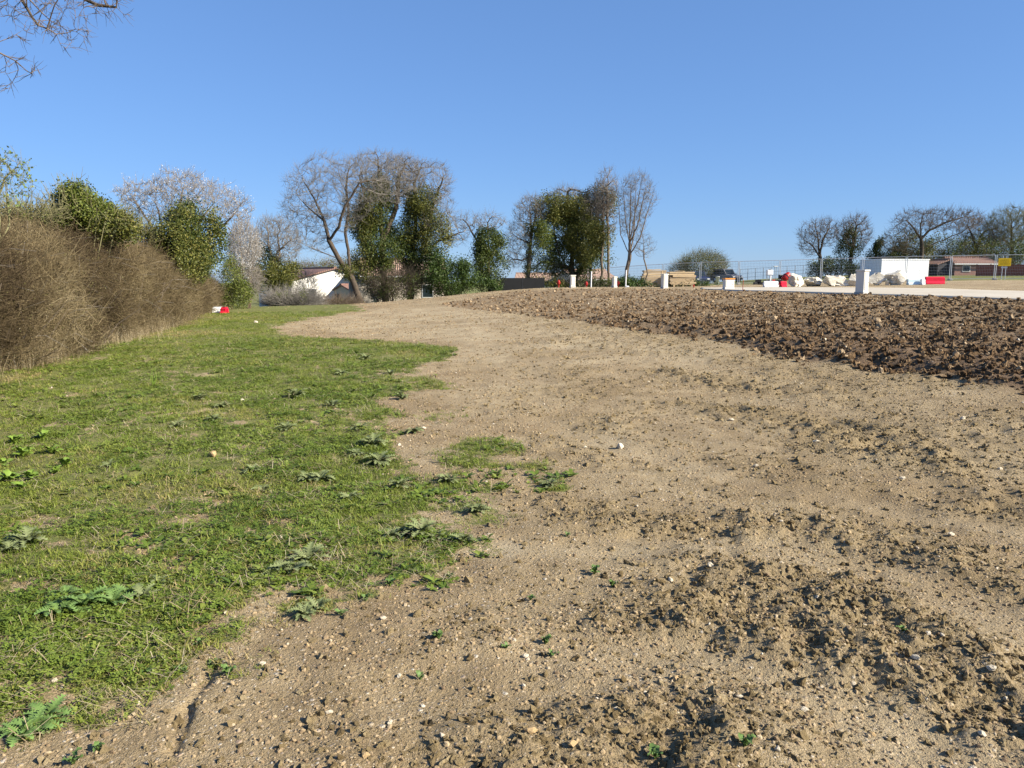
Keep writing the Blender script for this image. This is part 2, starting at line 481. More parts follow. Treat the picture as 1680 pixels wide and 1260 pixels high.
M = {}
M['ground'] = mat_ground()
M['grass'] = mat_leaf('grass_blade', [(0.0, (0.115, 0.165, 0.020)), (0.4, (0.185, 0.232, 0.031)), (0.75, (0.258, 0.258, 0.056)), (1.0, (0.41, 0.30, 0.145))], 0.55, 0.3, 'INSTANCER')
M['clover'] = mat_leaf('clover_leaf', [(0.0, (0.085, 0.135, 0.019)), (0.5, (0.150, 0.205, 0.030)), (1.0, (0.225, 0.258, 0.050))], 0.5, 0.25, 'INSTANCER')
M['straw'] = mat_leaf('dry_straw', [(0.0, (0.24, 0.18, 0.10)), (0.5, (0.36, 0.29, 0.17)), (1.0, (0.46, 0.39, 0.26))], 0.7, 0.15, 'INSTANCER')
M['pebble'] = mat_leaf('pebble_stone', [(0.0, (0.20, 0.140, 0.082)), (0.35, (0.31, 0.228, 0.132)), (0.65, (0.40, 0.300, 0.172)), (0.88, (0.47, 0.38, 0.255)), (1.0, (0.60, 0.53, 0.42))], 0.85, 0, 'INSTANCER', 0.2, 0.4)
M['clod'] = mat_leaf('earth_clod', [(0.0, (0.078, 0.047, 0.024)), (0.5, (0.155, 0.100, 0.054)), (0.85, (0.260, 0.178, 0.100)), (1.0, (0.42, 0.315, 0.195))], 0.95, 0, 'INSTANCER', 0.1, 0.9)
M['soilclod'] = mat_leaf('dry_soil_clod', [(0.0, (0.165, 0.120, 0.060)), (0.5, (0.26, 0.196, 0.102)), (1.0, (0.385, 0.302, 0.172))], 0.95, 0, 'INSTANCER', 0.1, 0.9)
M['twig'] = mat_leaf('hedge_twig', [(0.0, (0.068, 0.048, 0.027)), (0.35, (0.132, 0.097, 0.051)), (0.7, (0.205, 0.158, 0.083)), (1.0, (0.31, 0.25, 0.145))], 0.8, 0, 'INSTANCER', 0.15)
M['bud'] = mat_leaf('hedge_bud', [(0.0, (0.070, 0.068, 0.024)), (0.5, (0.115, 0.105, 0.036)), (1.0, (0.18, 0.155, 0.065))], 0.6, 0.2, 'INSTANCER', 0.2)
# ------------------------------------------------------------------ the ground sheet
def build_ground():
    fan = R(44)
    ang = np.r_[np.linspace(-math.pi, -fan, 46)[:-1], np.linspace(-fan, fan, 560), np.linspace(fan, math.pi, 46)[1:-1]]
    rad = np.r_[[0.15, 0.6, 1.1], np.exp(np.linspace(math.log(1.5), math.log(85), 640)), np.exp(np.linspace(math.log(88), math.log(5500), 60))]
    A, Rr = np.meshgrid(ang, rad)
    x = (Rr * np.sin(A)).ravel(); y = (Rr * np.cos(A)).ravel()
    z = zones(x, y)
    h = h_full(x, y, z)
    na, nr = len(ang), len(rad)
    i = np.arange(nr - 1)[:, None] * na; j = np.arange(na)[None, :]; j2 = (j + 1) % na
    f = np.stack([i + j, i + na + j, i + na + j2, i + j2], -1).reshape(-1, 4)[:, ::-1]
    cidx = len(x)
    me = np_mesh('ground', np.c_[x, y, h], f, smooth=True)
    at_ = me.attributes.new('zone', 'FLOAT_COLOR', 'POINT')
    g, dk, rd, rough, sd = z
    at_.data.foreach_set('color', np.c_[g, dk * (0.5 + 0.5 * sstep(26, 10, np.hypot(x, y))), rough, pale_at(x, y)].astype(np.float32).ravel())
    o = link_mesh('ground', me, M['ground'])
    tag(o, kind='structure')
build_ground()

# concrete road of the building site
def build_road():
    t = NT('road_concrete'); v = t.coord()
    n1 = t.noise(0.5, 5, 0.6, v); n2 = t.noise(25, 4, 0.7, v); n3 = t.noise(2.2, 5, 0.7, v)
    c = t.ramp(n1, [(0.3, (0.42, 0.37, 0.29)), (0.7, (0.54, 0.49, 0.40))])
    c = t.mix(t.ramp(n3, [(0.52, (0, 0, 0)), (0.68, (0.7, 0.7, 0.7))]), c, (0.36, 0.29, 0.2))
    c = t.mix(t.ramp(n2, [(0.35, (0.35, 0.35, 0.35)), (0.6, (0, 0, 0))]), c, (0.33, 0.28, 0.21))
    m = t.done(c, 0.9, t.bump(n2, 0.3, 0.01))
    nu, nv = 90, 14
    def samp(line, n):
        d = np.r_[0, np.cumsum(np.hypot(*np.diff(line, axis=0).T))]; s = np.linspace(0, d[-1], n)
        return np.c_[np.interp(s, d, line[:, 0]), np.interp(s, d, line[:, 1])]
    a, b = samp(road_near, nu), samp(road_far, nu)
    w = np.linspace(0, 1, nv)[:, None, None]
    p = (a[None] * (1 - w) + b[None] * w)
    wob = np.zeros((nv, nu)); wob[0] = 0.35 * fbm(a[:, 0], a[:, 1], 0.9, 3, 3); wob[-1] = 0.3 * fbm(b[:, 0], b[:, 1], 0.9, 3, 4)
    p[..., 1] += wob
    x, y = p[..., 0].ravel(), p[..., 1].ravel()
    z = h_base(x, y) + 0.035
    i = np.arange(nv - 1)[:, None] * nu; j = np.arange(nu - 1)[None, :]
    f = np.stack([i + j, i + j + 1, i + nu + j + 1, i + nu + j], -1).reshape(-1, 4)
    V = np.c_[x, y, z]
    # skirt so that the slab has a thickness
    edge = np.r_[np.arange(nu), nu * np.arange(1, nv) + nu - 1, (nv - 1) * nu + np.arange(nu - 2, -1, -1), nu * np.arange(nv - 2, 0, -1)]
    low = V[edge].copy(); low[:, 2] -= 0.3
    k = len(V); ne = len(edge)
    sk = np.array([[edge[q], k + q, k + (q + 1) % ne, edge[(q + 1) % ne]] for q in range(ne)])
    o = link_mesh('concrete_road', np_mesh('concrete_road', np.vstack([V, low]), np.vstack([f, sk])), m)
    tag(o, kind='structure')
build_road()
# ------------------------------------------------------------------ scatter: points that carry small meshes
def scatter(name, pts, rot, scl, tint, meshes, m, parent=None, pick=None):
    """one object whose points instance the given small meshes"""
    n = len(pts)
    src = bpy.data.collections.new(name + '_pieces')
    for k, me in enumerate(meshes):
        if not me.materials: me.materials.append(m)
        src.objects.link(bpy.data.objects.new('%s_piece_%02d' % (name, k), me))
    me = bpy.data.meshes.new(name)
    me.vertices.add(n)
    me.vertices.foreach_set('co', np.asarray(pts, dtype=np.float32).ravel())
    for nm, kind, data, key in (('rot', 'FLOAT_VECTOR', rot, 'vector'), ('scl', 'FLOAT_VECTOR', scl, 'vector'), ('tint', 'FLOAT', tint, 'value'),
                                ('pick', 'INT', pick if pick is not None else RNG.integers(0, len(meshes), n), 'value')):
        a = me.attributes.new(nm, kind, 'POINT')
        a.data.foreach_set(key, np.asarray(data, dtype=np.int32 if kind == 'INT' else np.float32).ravel())
    o = link_mesh(name, me, m, parent)
    ng = bpy.data.node_groups.new(name, 'GeometryNodeTree')
    ng.interface.new_socket('Geometry', in_out='INPUT', socket_type='NodeSocketGeometry')
    ng.interface.new_socket('Geometry', in_out='OUTPUT', socket_type='NodeSocketGeometry')
    N = ng.nodes.new; L = ng.links.new
    gi, go = N('NodeGroupInput'), N('NodeGroupOutput')
    m2p = N('GeometryNodeMeshToPoints'); iop = N('GeometryNodeInstanceOnPoints'); ci = N('GeometryNodeCollectionInfo')
    ci.inputs['Collection'].default_value = src
    ci.inputs['Separate Children'].default_value = True
    ci.inputs['Reset Children'].default_value = True
    def named(nm, kind):
        a = N('GeometryNodeInputNamedAttribute'); a.data_type = kind; a.inputs['Name'].default_value = nm
        return a.outputs['Attribute']
    L(gi.outputs[0], m2p.inputs[0]); L(m2p.outputs[0], iop.inputs['Points']); L(ci.outputs[0], iop.inputs['Instance'])
    iop.inputs['Pick Instance'].default_value = True
    L(named('pick', 'INT'), iop.inputs['Instance Index'])
    e2r = N('FunctionNodeEulerToRotation'); L(named('rot', 'FLOAT_VECTOR'), e2r.inputs[0]); L(e2r.outputs[0], iop.inputs['Rotation'])
    L(named('scl', 'FLOAT_VECTOR'), iop.inputs['Scale'])
    L(iop.outputs[0], go.inputs[0])
    md = o.modifiers.new('scatter', 'NODES'); md.node_group = ng
    o['kind'] = 'stuff'
    return o

def blades(n, spread, hmin, hmax, w, lean, seed, seg=2):
    rg = np.random.default_rng(seed); V = []; Fc = []
    for _ in range(n):
        a = rg.uniform(0, 2 * math.pi); rr = spread * math.sqrt(rg.random())
        bx, by = rr * math.cos(a), rr * math.sin(a)
        d = rg.uniform(0, 2 * math.pi); ln = rg.uniform(*lean); h = rg.uniform(hmin, hmax)
        dx, dy = math.cos(d), math.sin(d); b = len(V)
        for k in range(seg):
            t = k / seg; ww = w * (1 - 0.5 * t) / 2
            V += [(bx + dx * ln * h * t * t - dy * ww, by + dy * ln * h * t * t + dx * ww, h * t * (1 - 0.25 * ln * t)),
                  (bx + dx * ln * h * t * t + dy * ww, by + dy * ln * h * t * t - dx * ww, h * t * (1 - 0.25 * ln * t))]
        V.append((bx + dx * ln * h, by + dy * ln * h, h * (1 - 0.25 * ln)))
        for k in range(seg - 1): Fc.append((b + 2 * k, b + 2 * k + 1, b + 2 * k + 3)); Fc.append((b + 2 * k, b + 2 * k + 3, b + 2 * k + 2))
        Fc.append((b + 2 * seg - 2, b + 2 * seg - 1, b + 2 * seg))
    return np_mesh('blades', V, Fc)

def cloverlets(n, spread, seed, size=0.011, hmax=0.03):
    rg = np.random.default_rng(seed); V = []; Fc = []
    for _ in range(n):
        a = rg.uniform(0, 2 * math.pi); rr = spread * math.sqrt(rg.random()); z = rg.uniform(0.004, hmax)
        cx, cy = rr * math.cos(a), rr * math.sin(a); a0 = rg.uniform(0, 6.28)
        tx, ty = rg.uniform(-0.5, 0.5, 2)
        for k in range(3):
            s_ = size * rg.uniform(0.7, 1.3); q = a0 + k * 2.094; b = len(V)
            for dr, da in ((0, 0), (0.75, -0.55), (1.25, 0), (0.75, 0.55)):
                x, y = dr * s_ * math.cos(q + da), dr * s_ * math.sin(q + da)
                V.append((cx + x, cy + y, z + tx * x + ty * y + 0.15 * dr * s_))
            Fc += [(b, b + 1, b + 2), (b, b + 2, b + 3)]
    return np_mesh('cloverlets', V, Fc)

def strands(n, spread, lmin, lmax, w, seed):
    rg = np.random.default_rng(seed); V = []; Fc = []
    for _ in range(n):
        a = rg.uniform(0, 6.28); cx, cy = rg.uniform(-spread, spread, 2); z = rg.uniform(0.004, 0.03); l = rg.uniform(lmin, lmax)
        dx, dy = math.cos(a), math.sin(a); b = len(V); z2 = max(0.003, z + rg.uniform(-0.02, 0.025))
        V += [(cx - dy * w, cy + dx * w, z), (cx + dy * w, cy - dx * w, z), (cx + dx * l + dy * w, cy + dy * l - dx * w, z2), (cx + dx * l - dy * w, cy + dy * l + dx * w, z2)]
        Fc += [(b, b + 1, b + 2), (b, b + 2, b + 3)]
    return np_mesh('strands', V, Fc)

def lump(seed, sub=2, rough=0.35, flat=0.75, cuts=3, smooth=False):
    """an irregular stone or clod of about unit size"""
    rg = np.random.default_rng(seed)
    bm = bmesh.new(); bmesh.ops.create_icosphere(bm, subdivisions=sub, radius=0.5)
    P = np.array([v.co for v in bm.verts])
    d = P / np.linalg.norm(P, axis=1)[:, None]
    f = np.ones(len(P))
    for k in range(5):
        ax = rg.normal(size=3); ph = rg.uniform(0, 6.28); fr = rg.uniform(1.5, 5)
        f += rough / (1 + 0.5 * k) * np.sin(fr * (d @ ax) + ph) * 0.5
    f += rg.normal(0, rough * 0.22, len(P))
    P = d * 0.5 * f[:, None]
    for k in range(cuts):
        nrm = rg.normal(size=3); nrm /= np.linalg.norm(nrm); off = rg.uniform(0.25, 0.40)
        over = np.maximum(0, P @ nrm - off); P -= over[:, None] * nrm
    P *= rg.uniform(0.75, 1.25, 3); P[:, 2] *= flat
    for v, p in zip(bm.verts, P): v.co = p
    me = bpy.data.meshes.new('lump'); bm.to_mesh(me); bm.free()
    if smooth:
        for p in me.polygons: p.use_smooth = True
    return me

def polar(n, r0, r1, half=R(46), power=1.0):
    """random plan positions in the fan in front of the photographer, denser near"""
    u = RNG.random(n)
    if power == 0: r = np.sqrt(r0 ** 2 + u * (r1 ** 2 - r0 ** 2))
    else: r = r0 * (r1 / r0) ** u if power == 1 else (r0 ** power + u * (r1 ** power - r0 ** power)) ** (1 / power)
    a = RNG.uniform(-half, half, n)
    return r * np.sin(a), r * np.cos(a), r

def rnd_rot(n, tilt):
    return np.c_[RNG.normal(0, tilt, n), RNG.normal(0, tilt, n), RNG.uniform(0, 6.283, n)]

def sown(n, r0, r1, power, keep, tilt, smin, smax, sink=0.0, far_scale=0.0, half=R(46)):
    x, y, r = polar(n, r0, r1, half, power)
    z = zones(x, y)
    k = RNG.random(n) < keep(x, y, r, z)
    x, y, r = x[k], y[k], r[k]
    h = h_full(x, y)
    s = (smin + (smax - smin) * RNG.random(len(x)) ** 3.2) * (1 + far_scale * r)
    sc = np.c_[s, s, s] * RNG.uniform(0.8, 1.2, (len(x), 3))
    return np.c_[x, y, h - sink * s], rnd_rot(len(x), tilt), sc, r

# grass, clover, straw
def near_hedge(x, y): return sstep(2.2, 0.0, ldist(hedge_front, x, y))
hedge_front = np.vstack([[(-6.2, 4.0), (-7.2, 8.0)], plan([(-20, 615), (60, 600), (150, 572), (250, 545), (320, 518), (352, 508)]), [(-19.5, 50)]])

g_mesh = [blades(14, 0.04, 0.010, 0.034, 0.0040, (0.4, 1.6), 10 + k) for k in range(4)]
P, Rt, Sc, r = sown(170000, 1.7, 34, 0.55, lambda x, y, r, z: (0.10 * sstep(0.02, 0.2, z[0]) + 0.90 * sstep(0.2, 0.95, z[0])) * (0.35 + 0.65 * sstep(-0.18, 0.12, fbm(x, y, 2.2, 3, 13))), 0.15, 0.7, 1.5, 0, 0.035)
tn = np.clip(0.42 + 1.1 * fbm(P[:, 0], P[:, 1], 0.9, 3, 14) + RNG.normal(0, 0.16, len(P)) + 0.3 * near_hedge(P[:, 0], P[:, 1]), 0, 1)
o = scatter('short_grass', P, Rt, Sc, tn, g_mesh, M['grass'])
tag(o, 'short bright green grass covering the field beside the hedge', 'grass')
c_mesh = [cloverlets(14, 0.045, 20 + k, 0.009, 0.024) for k in range(4)]
P, Rt, Sc, r = sown(95000, 1.7, 20, 0.6, lambda x, y, r, z: sstep(0.12, 0.9, z[0]) * sstep(-0.02, 0.14, fbm(x, y, 1.5, 3, 15)), 0.1, 0.7, 1.5, 0, 0.03)
tn = np.clip(0.5 + fbm(P[:, 0], P[:, 1], 1.4, 3, 3) + RNG.normal(0, 0.2, len(P)), 0, 1)
o = scatter('clover', P, Rt, Sc, tn, c_mesh, M['clover'])
tag(o, 'low dark green clover and leafy weeds mixed into the grass', 'clover')
def weedlets(seed, n=8, L=0.045, w=0.010):
    rg = np.random.default_rng(seed); V = []; Fc = []
    for k in range(n):
        a = k * 2.4 + rg.uniform(-0.4, 0.4); l = L * rg.uniform(0.5, 1.2); ca, sa = math.cos(a), math.sin(a); up = rg.uniform(0.15, 0.7); b = len(V)
        for t, ww, z in ((0.0, 0.15, 0.0), (0.45, 1.0, 0.6), (0.8, 0.8, 0.75), (1.0, 0.05, 0.7)):
            for sg in (-1, 1): V.append((ca * l * t - sa * sg * w * ww, sa * l * t + ca * sg * w * ww, 0.004 + z * up * l))
        for i in range(3): Fc.append((b + 2 * i, b + 2 * i + 2, b + 2 * i + 3, b + 2 * i + 1))
    return np_mesh('weedlets', V, Fc)
w_mesh = [weedlets(k) for k in range(5)]
P, Rt, Sc, r = sown(26000, 1.8, 16, 0.6, lambda x, y, r, z: sstep(0.04, 0.35, z[0]) * sstep(-0.02, 0.12, fbm(x, y, 1.9, 3, 8)) * (0.25 + 0.75 * (1 - sstep(0.6, 0.95, z[0]))), 0.15, 0.5, 1.5, 0, 0.02)
o = scatter('leafy_weeds', P, Rt, Sc, np.clip(0.35 + RNG.normal(0, 0.25, len(P)), 0, 1), w_mesh, M['clover'])
tag(o, 'small dark leafy weeds along the ragged edge of the grass', 'weeds')
s_mesh = [strands(7, 0.06, 0.02, 0.08, 0.0009, 30 + k) for k in range(4)]
P, Rt, Sc, r = sown(34000, 1.7, 24, 0.5, lambda x, y, r, z: 0.02 * (1 - z[1]) * (1 - z[2]) + 0.9 * sstep(0.05, 0.5, z[0]) * (0.5 + 0.5 * sstep(-0.05, 0.2, fbm(x, y, 0.8, 3, 6))), 0.08, 0.6, 1.6, 0, 0.03)
o = scatter('dry_straw', P, Rt, Sc, RNG.random(len(P)), s_mesh, M['straw'])
tag(o, 'pale dry straw lying flat in the grass', 'straw')
# tall dead stalks along the foot of the hedge
d_mesh = [blades(9, 0.10, 0.25, 0.75, 0.006, (0.05, 0.7), 40 + k, 3) for k in range(4)]
n = 5200; t = RNG.random(n)
hl = hedge_front; hd = np.r_[0, np.cumsum(np.hypot(*np.diff(hl, axis=0).T))]; ss = t * hd[-1]
hx, hy = np.interp(ss, hd, hl[:, 0]), np.interp(ss, hd, hl[:, 1])
off = RNG.normal(-0.15, 0.35, n)
hx = hx + off * 0.93; hy = hy + off * 0.3
sc = RNG.uniform(0.35, 1.0, n) * np.where(off > 0.25, 0.55, 1)
clm = vnoise(hx * 1.1, hy * 1.1, 3)
kp = RNG.random(n) < 0.15 + 0.85 * sstep(0.45, 0.75, clm)
o = scatter('dead_stalks', np.c_[hx, hy, h_full(hx, hy)][kp], rnd_rot(n, 0.15)[kp], np.c_[sc, sc, sc][kp], RNG.random(n)[kp], d_mesh, M['straw'])
tag(o, 'dry straw-coloured stalks standing along the foot of the hedge', 'dry grass')

# stones and clods too many to count
p_mesh = [lump(50 + k, 1, 0.3, 0.7, 3) for k in range(6)]
P, Rt, Sc, r = sown(300000, 1.7, 46, 0.55, lambda x, y, r, z: (1 - 0.93 * sstep(0.2, 0.7, z[0])) * (1 - z[2]) * (1 - 0.75 * z[1]) * (0.25 + 0.75 * sstep(-0.12, 0.15, fbm(x, y, 1.1, 4, 2))) * (1 - 0.3 * track_at(x, y)), 0.6, 0.005, 0.024, 0.0, 0.055)
tn = np.clip(0.40 + RNG.normal(0, 0.24, len(P)), 0, 1)
o = scatter('gravel', P, Rt, Sc, tn, p_mesh, M['pebble'])
tag(o, 'cream and ochre gravel strewn over the bare soil', 'gravel')
k_mesh = [lump(70 + k, 2, 0.85, 0.8, 1) for k in range(8)]
k_mesh2 = [lump(170 + k, 3, 0.6, 0.8, 1) for k in range(4)] + [lump(180 + k, 2, 0.9, 0.8, 1) for k in range(5)]
P, Rt, Sc, r = sown(290000, 1.7, 30, 0.6, lambda x, y, r, z: (z[3] ** 1.1 * 0.95 + 0.14) * (1 - 0.5 * track_at(x, y)) * (1 - z[1]) * (1 - z[2]) * (1 - sstep(0.1, 0.6, z[0])), 0.7, 0.005, 0.036, 0.18, 0.04)
tn = np.clip(0.5 + RNG.normal(0, 0.25, len(P)), 0, 1)
o = scatter('soil_crumbs', P, Rt, Sc, tn, k_mesh, M['soilclod'])
tag(o, 'brown crumbs of soil thrown up along the wheel tracks', 'soil')
P, Rt, Sc, r = sown(280000, 7.5, 46, 0.8, lambda x, y, r, z: z[1] ** 0.5 * (1 - z[2]) * (0.45 + 0.55 * sstep(-0.15, 0.1, fbm(x, y, 1.2, 3, 5))) * (0.35 + 0.65 * sstep(38, 14, r)), 0.7, 0.012, 0.115, 0.12, 0.003)
tn = np.clip(0.45 + RNG.normal(0, 0.27, len(P)) + 0.25 * sstep(14, 34, r), 0, 1)
o = scatter('earth_clods', P, Rt, Sc, tn, k_mesh2, M['clod'])
tag(o, 'dark brown clods of turned earth heaped up to the concrete road', 'earth')
P, Rt, Sc, r = sown(16000, 7.5, 48, 0.8, lambda x, y, r, z: z[1] * 0.3, 0.7, 0.02, 0.06, 0.0, 0.012)
Pz = P.copy(); Pz[:, 2] += 0.03
o = scatter('clod_stones', Pz, Rt, Sc, np.clip(0.62 + RNG.normal(0, 0.2, len(P)), 0, 1), p_mesh, M['pebble'])
tag(o, 'pale stones showing among the dark turned earth', 'stones')
# ------------------------------------------------------------------ woody plants
def unit(v): return v / (np.linalg.norm(v, axis=-1, keepdims=True) + 1e-9)

def colonize(start, parents, attr, D, dk, rg, up=0.1, iters=120, maxn=6000, jitter=0.13):
    """grow a branching skeleton from start nodes towards the attractor points"""
    cap = maxn + 10
    pos = np.zeros((cap, 3)); par = np.full(cap, -1); kids = np.zeros(cap, dtype=int)
    n = len(start); pos[:n] = start; par[:n] = parents
    A = attr.copy()
    near = np.zeros(len(A), dtype=int); nd = np.full(len(A), 1e9)
    def upd(i0, i1):
        for c0 in range(i0, i1, 200):
            c1 = min(i1, c0 + 200)
            d = np.linalg.norm(A[:, None] - pos[None, c0:c1], axis=2)
            j = d.argmin(1); dm = d[np.arange(len(A)), j]
            b = dm < nd
            nd[b] = dm[b]; near[b] = j[b] + c0
    upd(0, n)
    for it in range(iters):
        k = nd > dk
        A, near, nd = A[k], near[k], nd[k]
        if len(A) == 0 or n >= maxn: break
        acc = np.zeros((n, 3)); np.add.at(acc, near, unit(A - pos[near]))
        act = np.nonzero((np.abs(acc).sum(1) > 0) & (kids[:n] < 4))[0]
        if len(act) == 0: break
        d = unit(unit(acc[act]) + rg.normal(0, jitter, (len(act), 3)) + np.array([0, 0, up]))
        new = pos[act] + d * D
        m = min(len(new), maxn - n); new = new[:m]; act = act[:m]
        pos[n:n + m] = new; par[n:n + m] = act; kids[act] += 1
        n0 = n; n += m
        upd(n0, n)
    return pos[:n], par[:n]

def radii(par, tip, base):
    n = len(par); cnt = np.zeros(n)
    haschild = np.zeros(n, dtype=bool); haschild[par[par >= 0]] = True
    cnt[~haschild] = 1
    for i in range(n - 1, 0, -1):
        if par[i] >= 0: cnt[par[i]] += cnt[i]
    mx = max(cnt.max(), 2)
    return np.maximum(tip, base * (cnt / mx) ** 0.56), cnt, haschild

def segs_from(pos, par, r):
    n = len(pos); idx = np.nonzero(par >= 0)[0]
    main = np.full(n, -1); mr = np.zeros(n)
    for i in idx:
        if r[i] > mr[par[i]]: mr[par[i]] = r[i]; main[par[i]] = i
    return idx, main

def skeleton_mesh(name, P0, P1, R0, R1, D0, D1, sides):
    """open tapered tubes with given end directions"""
    n = len(P0); ref = np.array([0.31, 0.93, 0.17])
    def frame(d):
        u = unit(np.cross(d, ref)); return u, np.cross(d, u)
    a = np.arange(sides) * 2 * math.pi / sides
    V = np.zeros((n, 2, sides, 3))
    for e, (P, Rr, Dd) in enumerate(((P0, R0, D0), (P1, R1, D1))):
        u, w = frame(Dd)
        V[:, e] = P[:, None] + Rr[:, None, None] * (np.cos(a)[None, :, None] * u[:, None] + np.sin(a)[None, :, None] * w[:, None])
    base = np.arange(n)[:, None] * 2 * sides; k = np.arange(sides)[None]; k2 = (k + 1) % sides
    Fc = np.stack([base + k, base + k2, base + sides + k2, base + sides + k], -1).reshape(-1, 4)
    return V.reshape(-1, 3), Fc

def leaf_quads(C_, size, rg, up=0.3, aspect=0.75, facing=None):
    n = len(C_)
    nr = rg.normal(size=(n, 3)); nr[:, 2] += up
    if facing is not None: nr = nr + facing
    nr = unit(nr)
    u = unit(np.cross(nr, rg.normal(size=(n, 3)))); w = np.cross(nr, u)
    s = size * rg.uniform(0.6, 1.35, n)[:, None]
    V = np.stack([C_ - u * s * 0.5, C_ + w * s * 0.5 * aspect - nr * s * 0.06, C_ + u * s * 0.6, C_ - w * s * 0.5 * aspect - nr * s * 0.06], 1)
    Fc = np.arange(n)[:, None] * 4 + np.arange(4)[None]
    return V.reshape(-1, 3), Fc

def ell_points(ells, n, rg, shell=0.0):
    """random points inside a union of ellipsoids (centre, radii); shell>0 favours the outside"""
    vol = np.array([np.prod(e[1]) ** 0.8 for e in ells]); pk = rg.choice(len(ells), n, p=vol / vol.sum())
    d = unit(rg.normal(size=(n, 3))); rr = rg.random(n) ** (1 / 3)
    if shell: rr = rr * (1 - shell) + shell * (0.75 + 0.25 * rg.random(n))
    c = np.array([e[0] for e in ells])[pk]; q = np.array([e[1] for e in ells])[pk]
    return c + d * rr[:, None] * q

def E(px, py, d, rx, rz, ry=None):
    """ellipsoid from a place and half extents measured in the photograph, at depth d"""
    k = d / F_PX
    return (at(px, py, d), (rx * k, (ry if ry is not None else rx * k), rz * k))

IVY_K = 4.9
M['bark'] = mat_plain('bark_grey_brown', (0.150, 0.118, 0.088), 0.9, 0.35, 6, 0.8, 30)
M['bark_dark'] = mat_plain('bark_dark', (0.075, 0.058, 0.042), 0.9, 0.35, 6, 0.8, 30)
M['twig_grey'] = mat_plain('twig_grey', (0.205, 0.185, 0.160), 0.85, 0.2, 2)
M['twig_brown'] = mat_plain('twig_brown', (0.155, 0.115, 0.078), 0.85, 0.25, 2)
M['twig_pale'] = mat_plain('twig_pale', (0.25, 0.22, 0.185), 0.85, 0.2, 2)
M['twig_olive'] = mat_plain('twig_olive', (0.20, 0.185, 0.09), 0.85, 0.25, 2)
M['ivy'] = mat_leaf('ivy_leaf', [(0.0, (0.025, 0.039, 0.011)), (0.45, (0.060, 0.088, 0.017)), (0.75, (0.115, 0.142, 0.027)), (1.0, (0.195, 0.195, 0.046))], 0.5, 0.25, spec=0.3)
M['ivy_olive'] = mat_leaf('ivy_leaf_olive', [(0.0, (0.052, 0.062, 0.016)), (0.45, (0.120, 0.132, 0.027)), (0.75, (0.192, 0.186, 0.042)), (1.0, (0.275, 0.228, 0.070))], 0.5, 0.25, spec=0.3)
M['leaf_green'] = mat_leaf('shrub_leaf_green', [(0.0, (0.024, 0.045, 0.010)), (0.5, (0.050, 0.086, 0.016)), (1.0, (0.100, 0.140, 0.03))], 0.5, 0.2, spec=0.3)
M['leaf_yellow'] = mat_leaf('shrub_leaf_yellow', [(0.0, (0.065, 0.095, 0.018)), (0.5, (0.135, 0.165, 0.03)), (1.0, (0.23, 0.235, 0.055))], 0.45, 0.25)
M['leaf_spring'] = mat_leaf('spring_leaf', [(0.0, (0.10, 0.15, 0.03)), (0.5, (0.175, 0.235, 0.055)), (1.0, (0.27, 0.31, 0.10))], 0.45, 0.3)
M['blossom'] = mat_leaf('white_blossom', [(0.0, (0.48, 0.45, 0.42)), (0.5, (0.66, 0.64, 0.61)), (1.0, (0.78, 0.76, 0.74))], 0.6, 0.3)

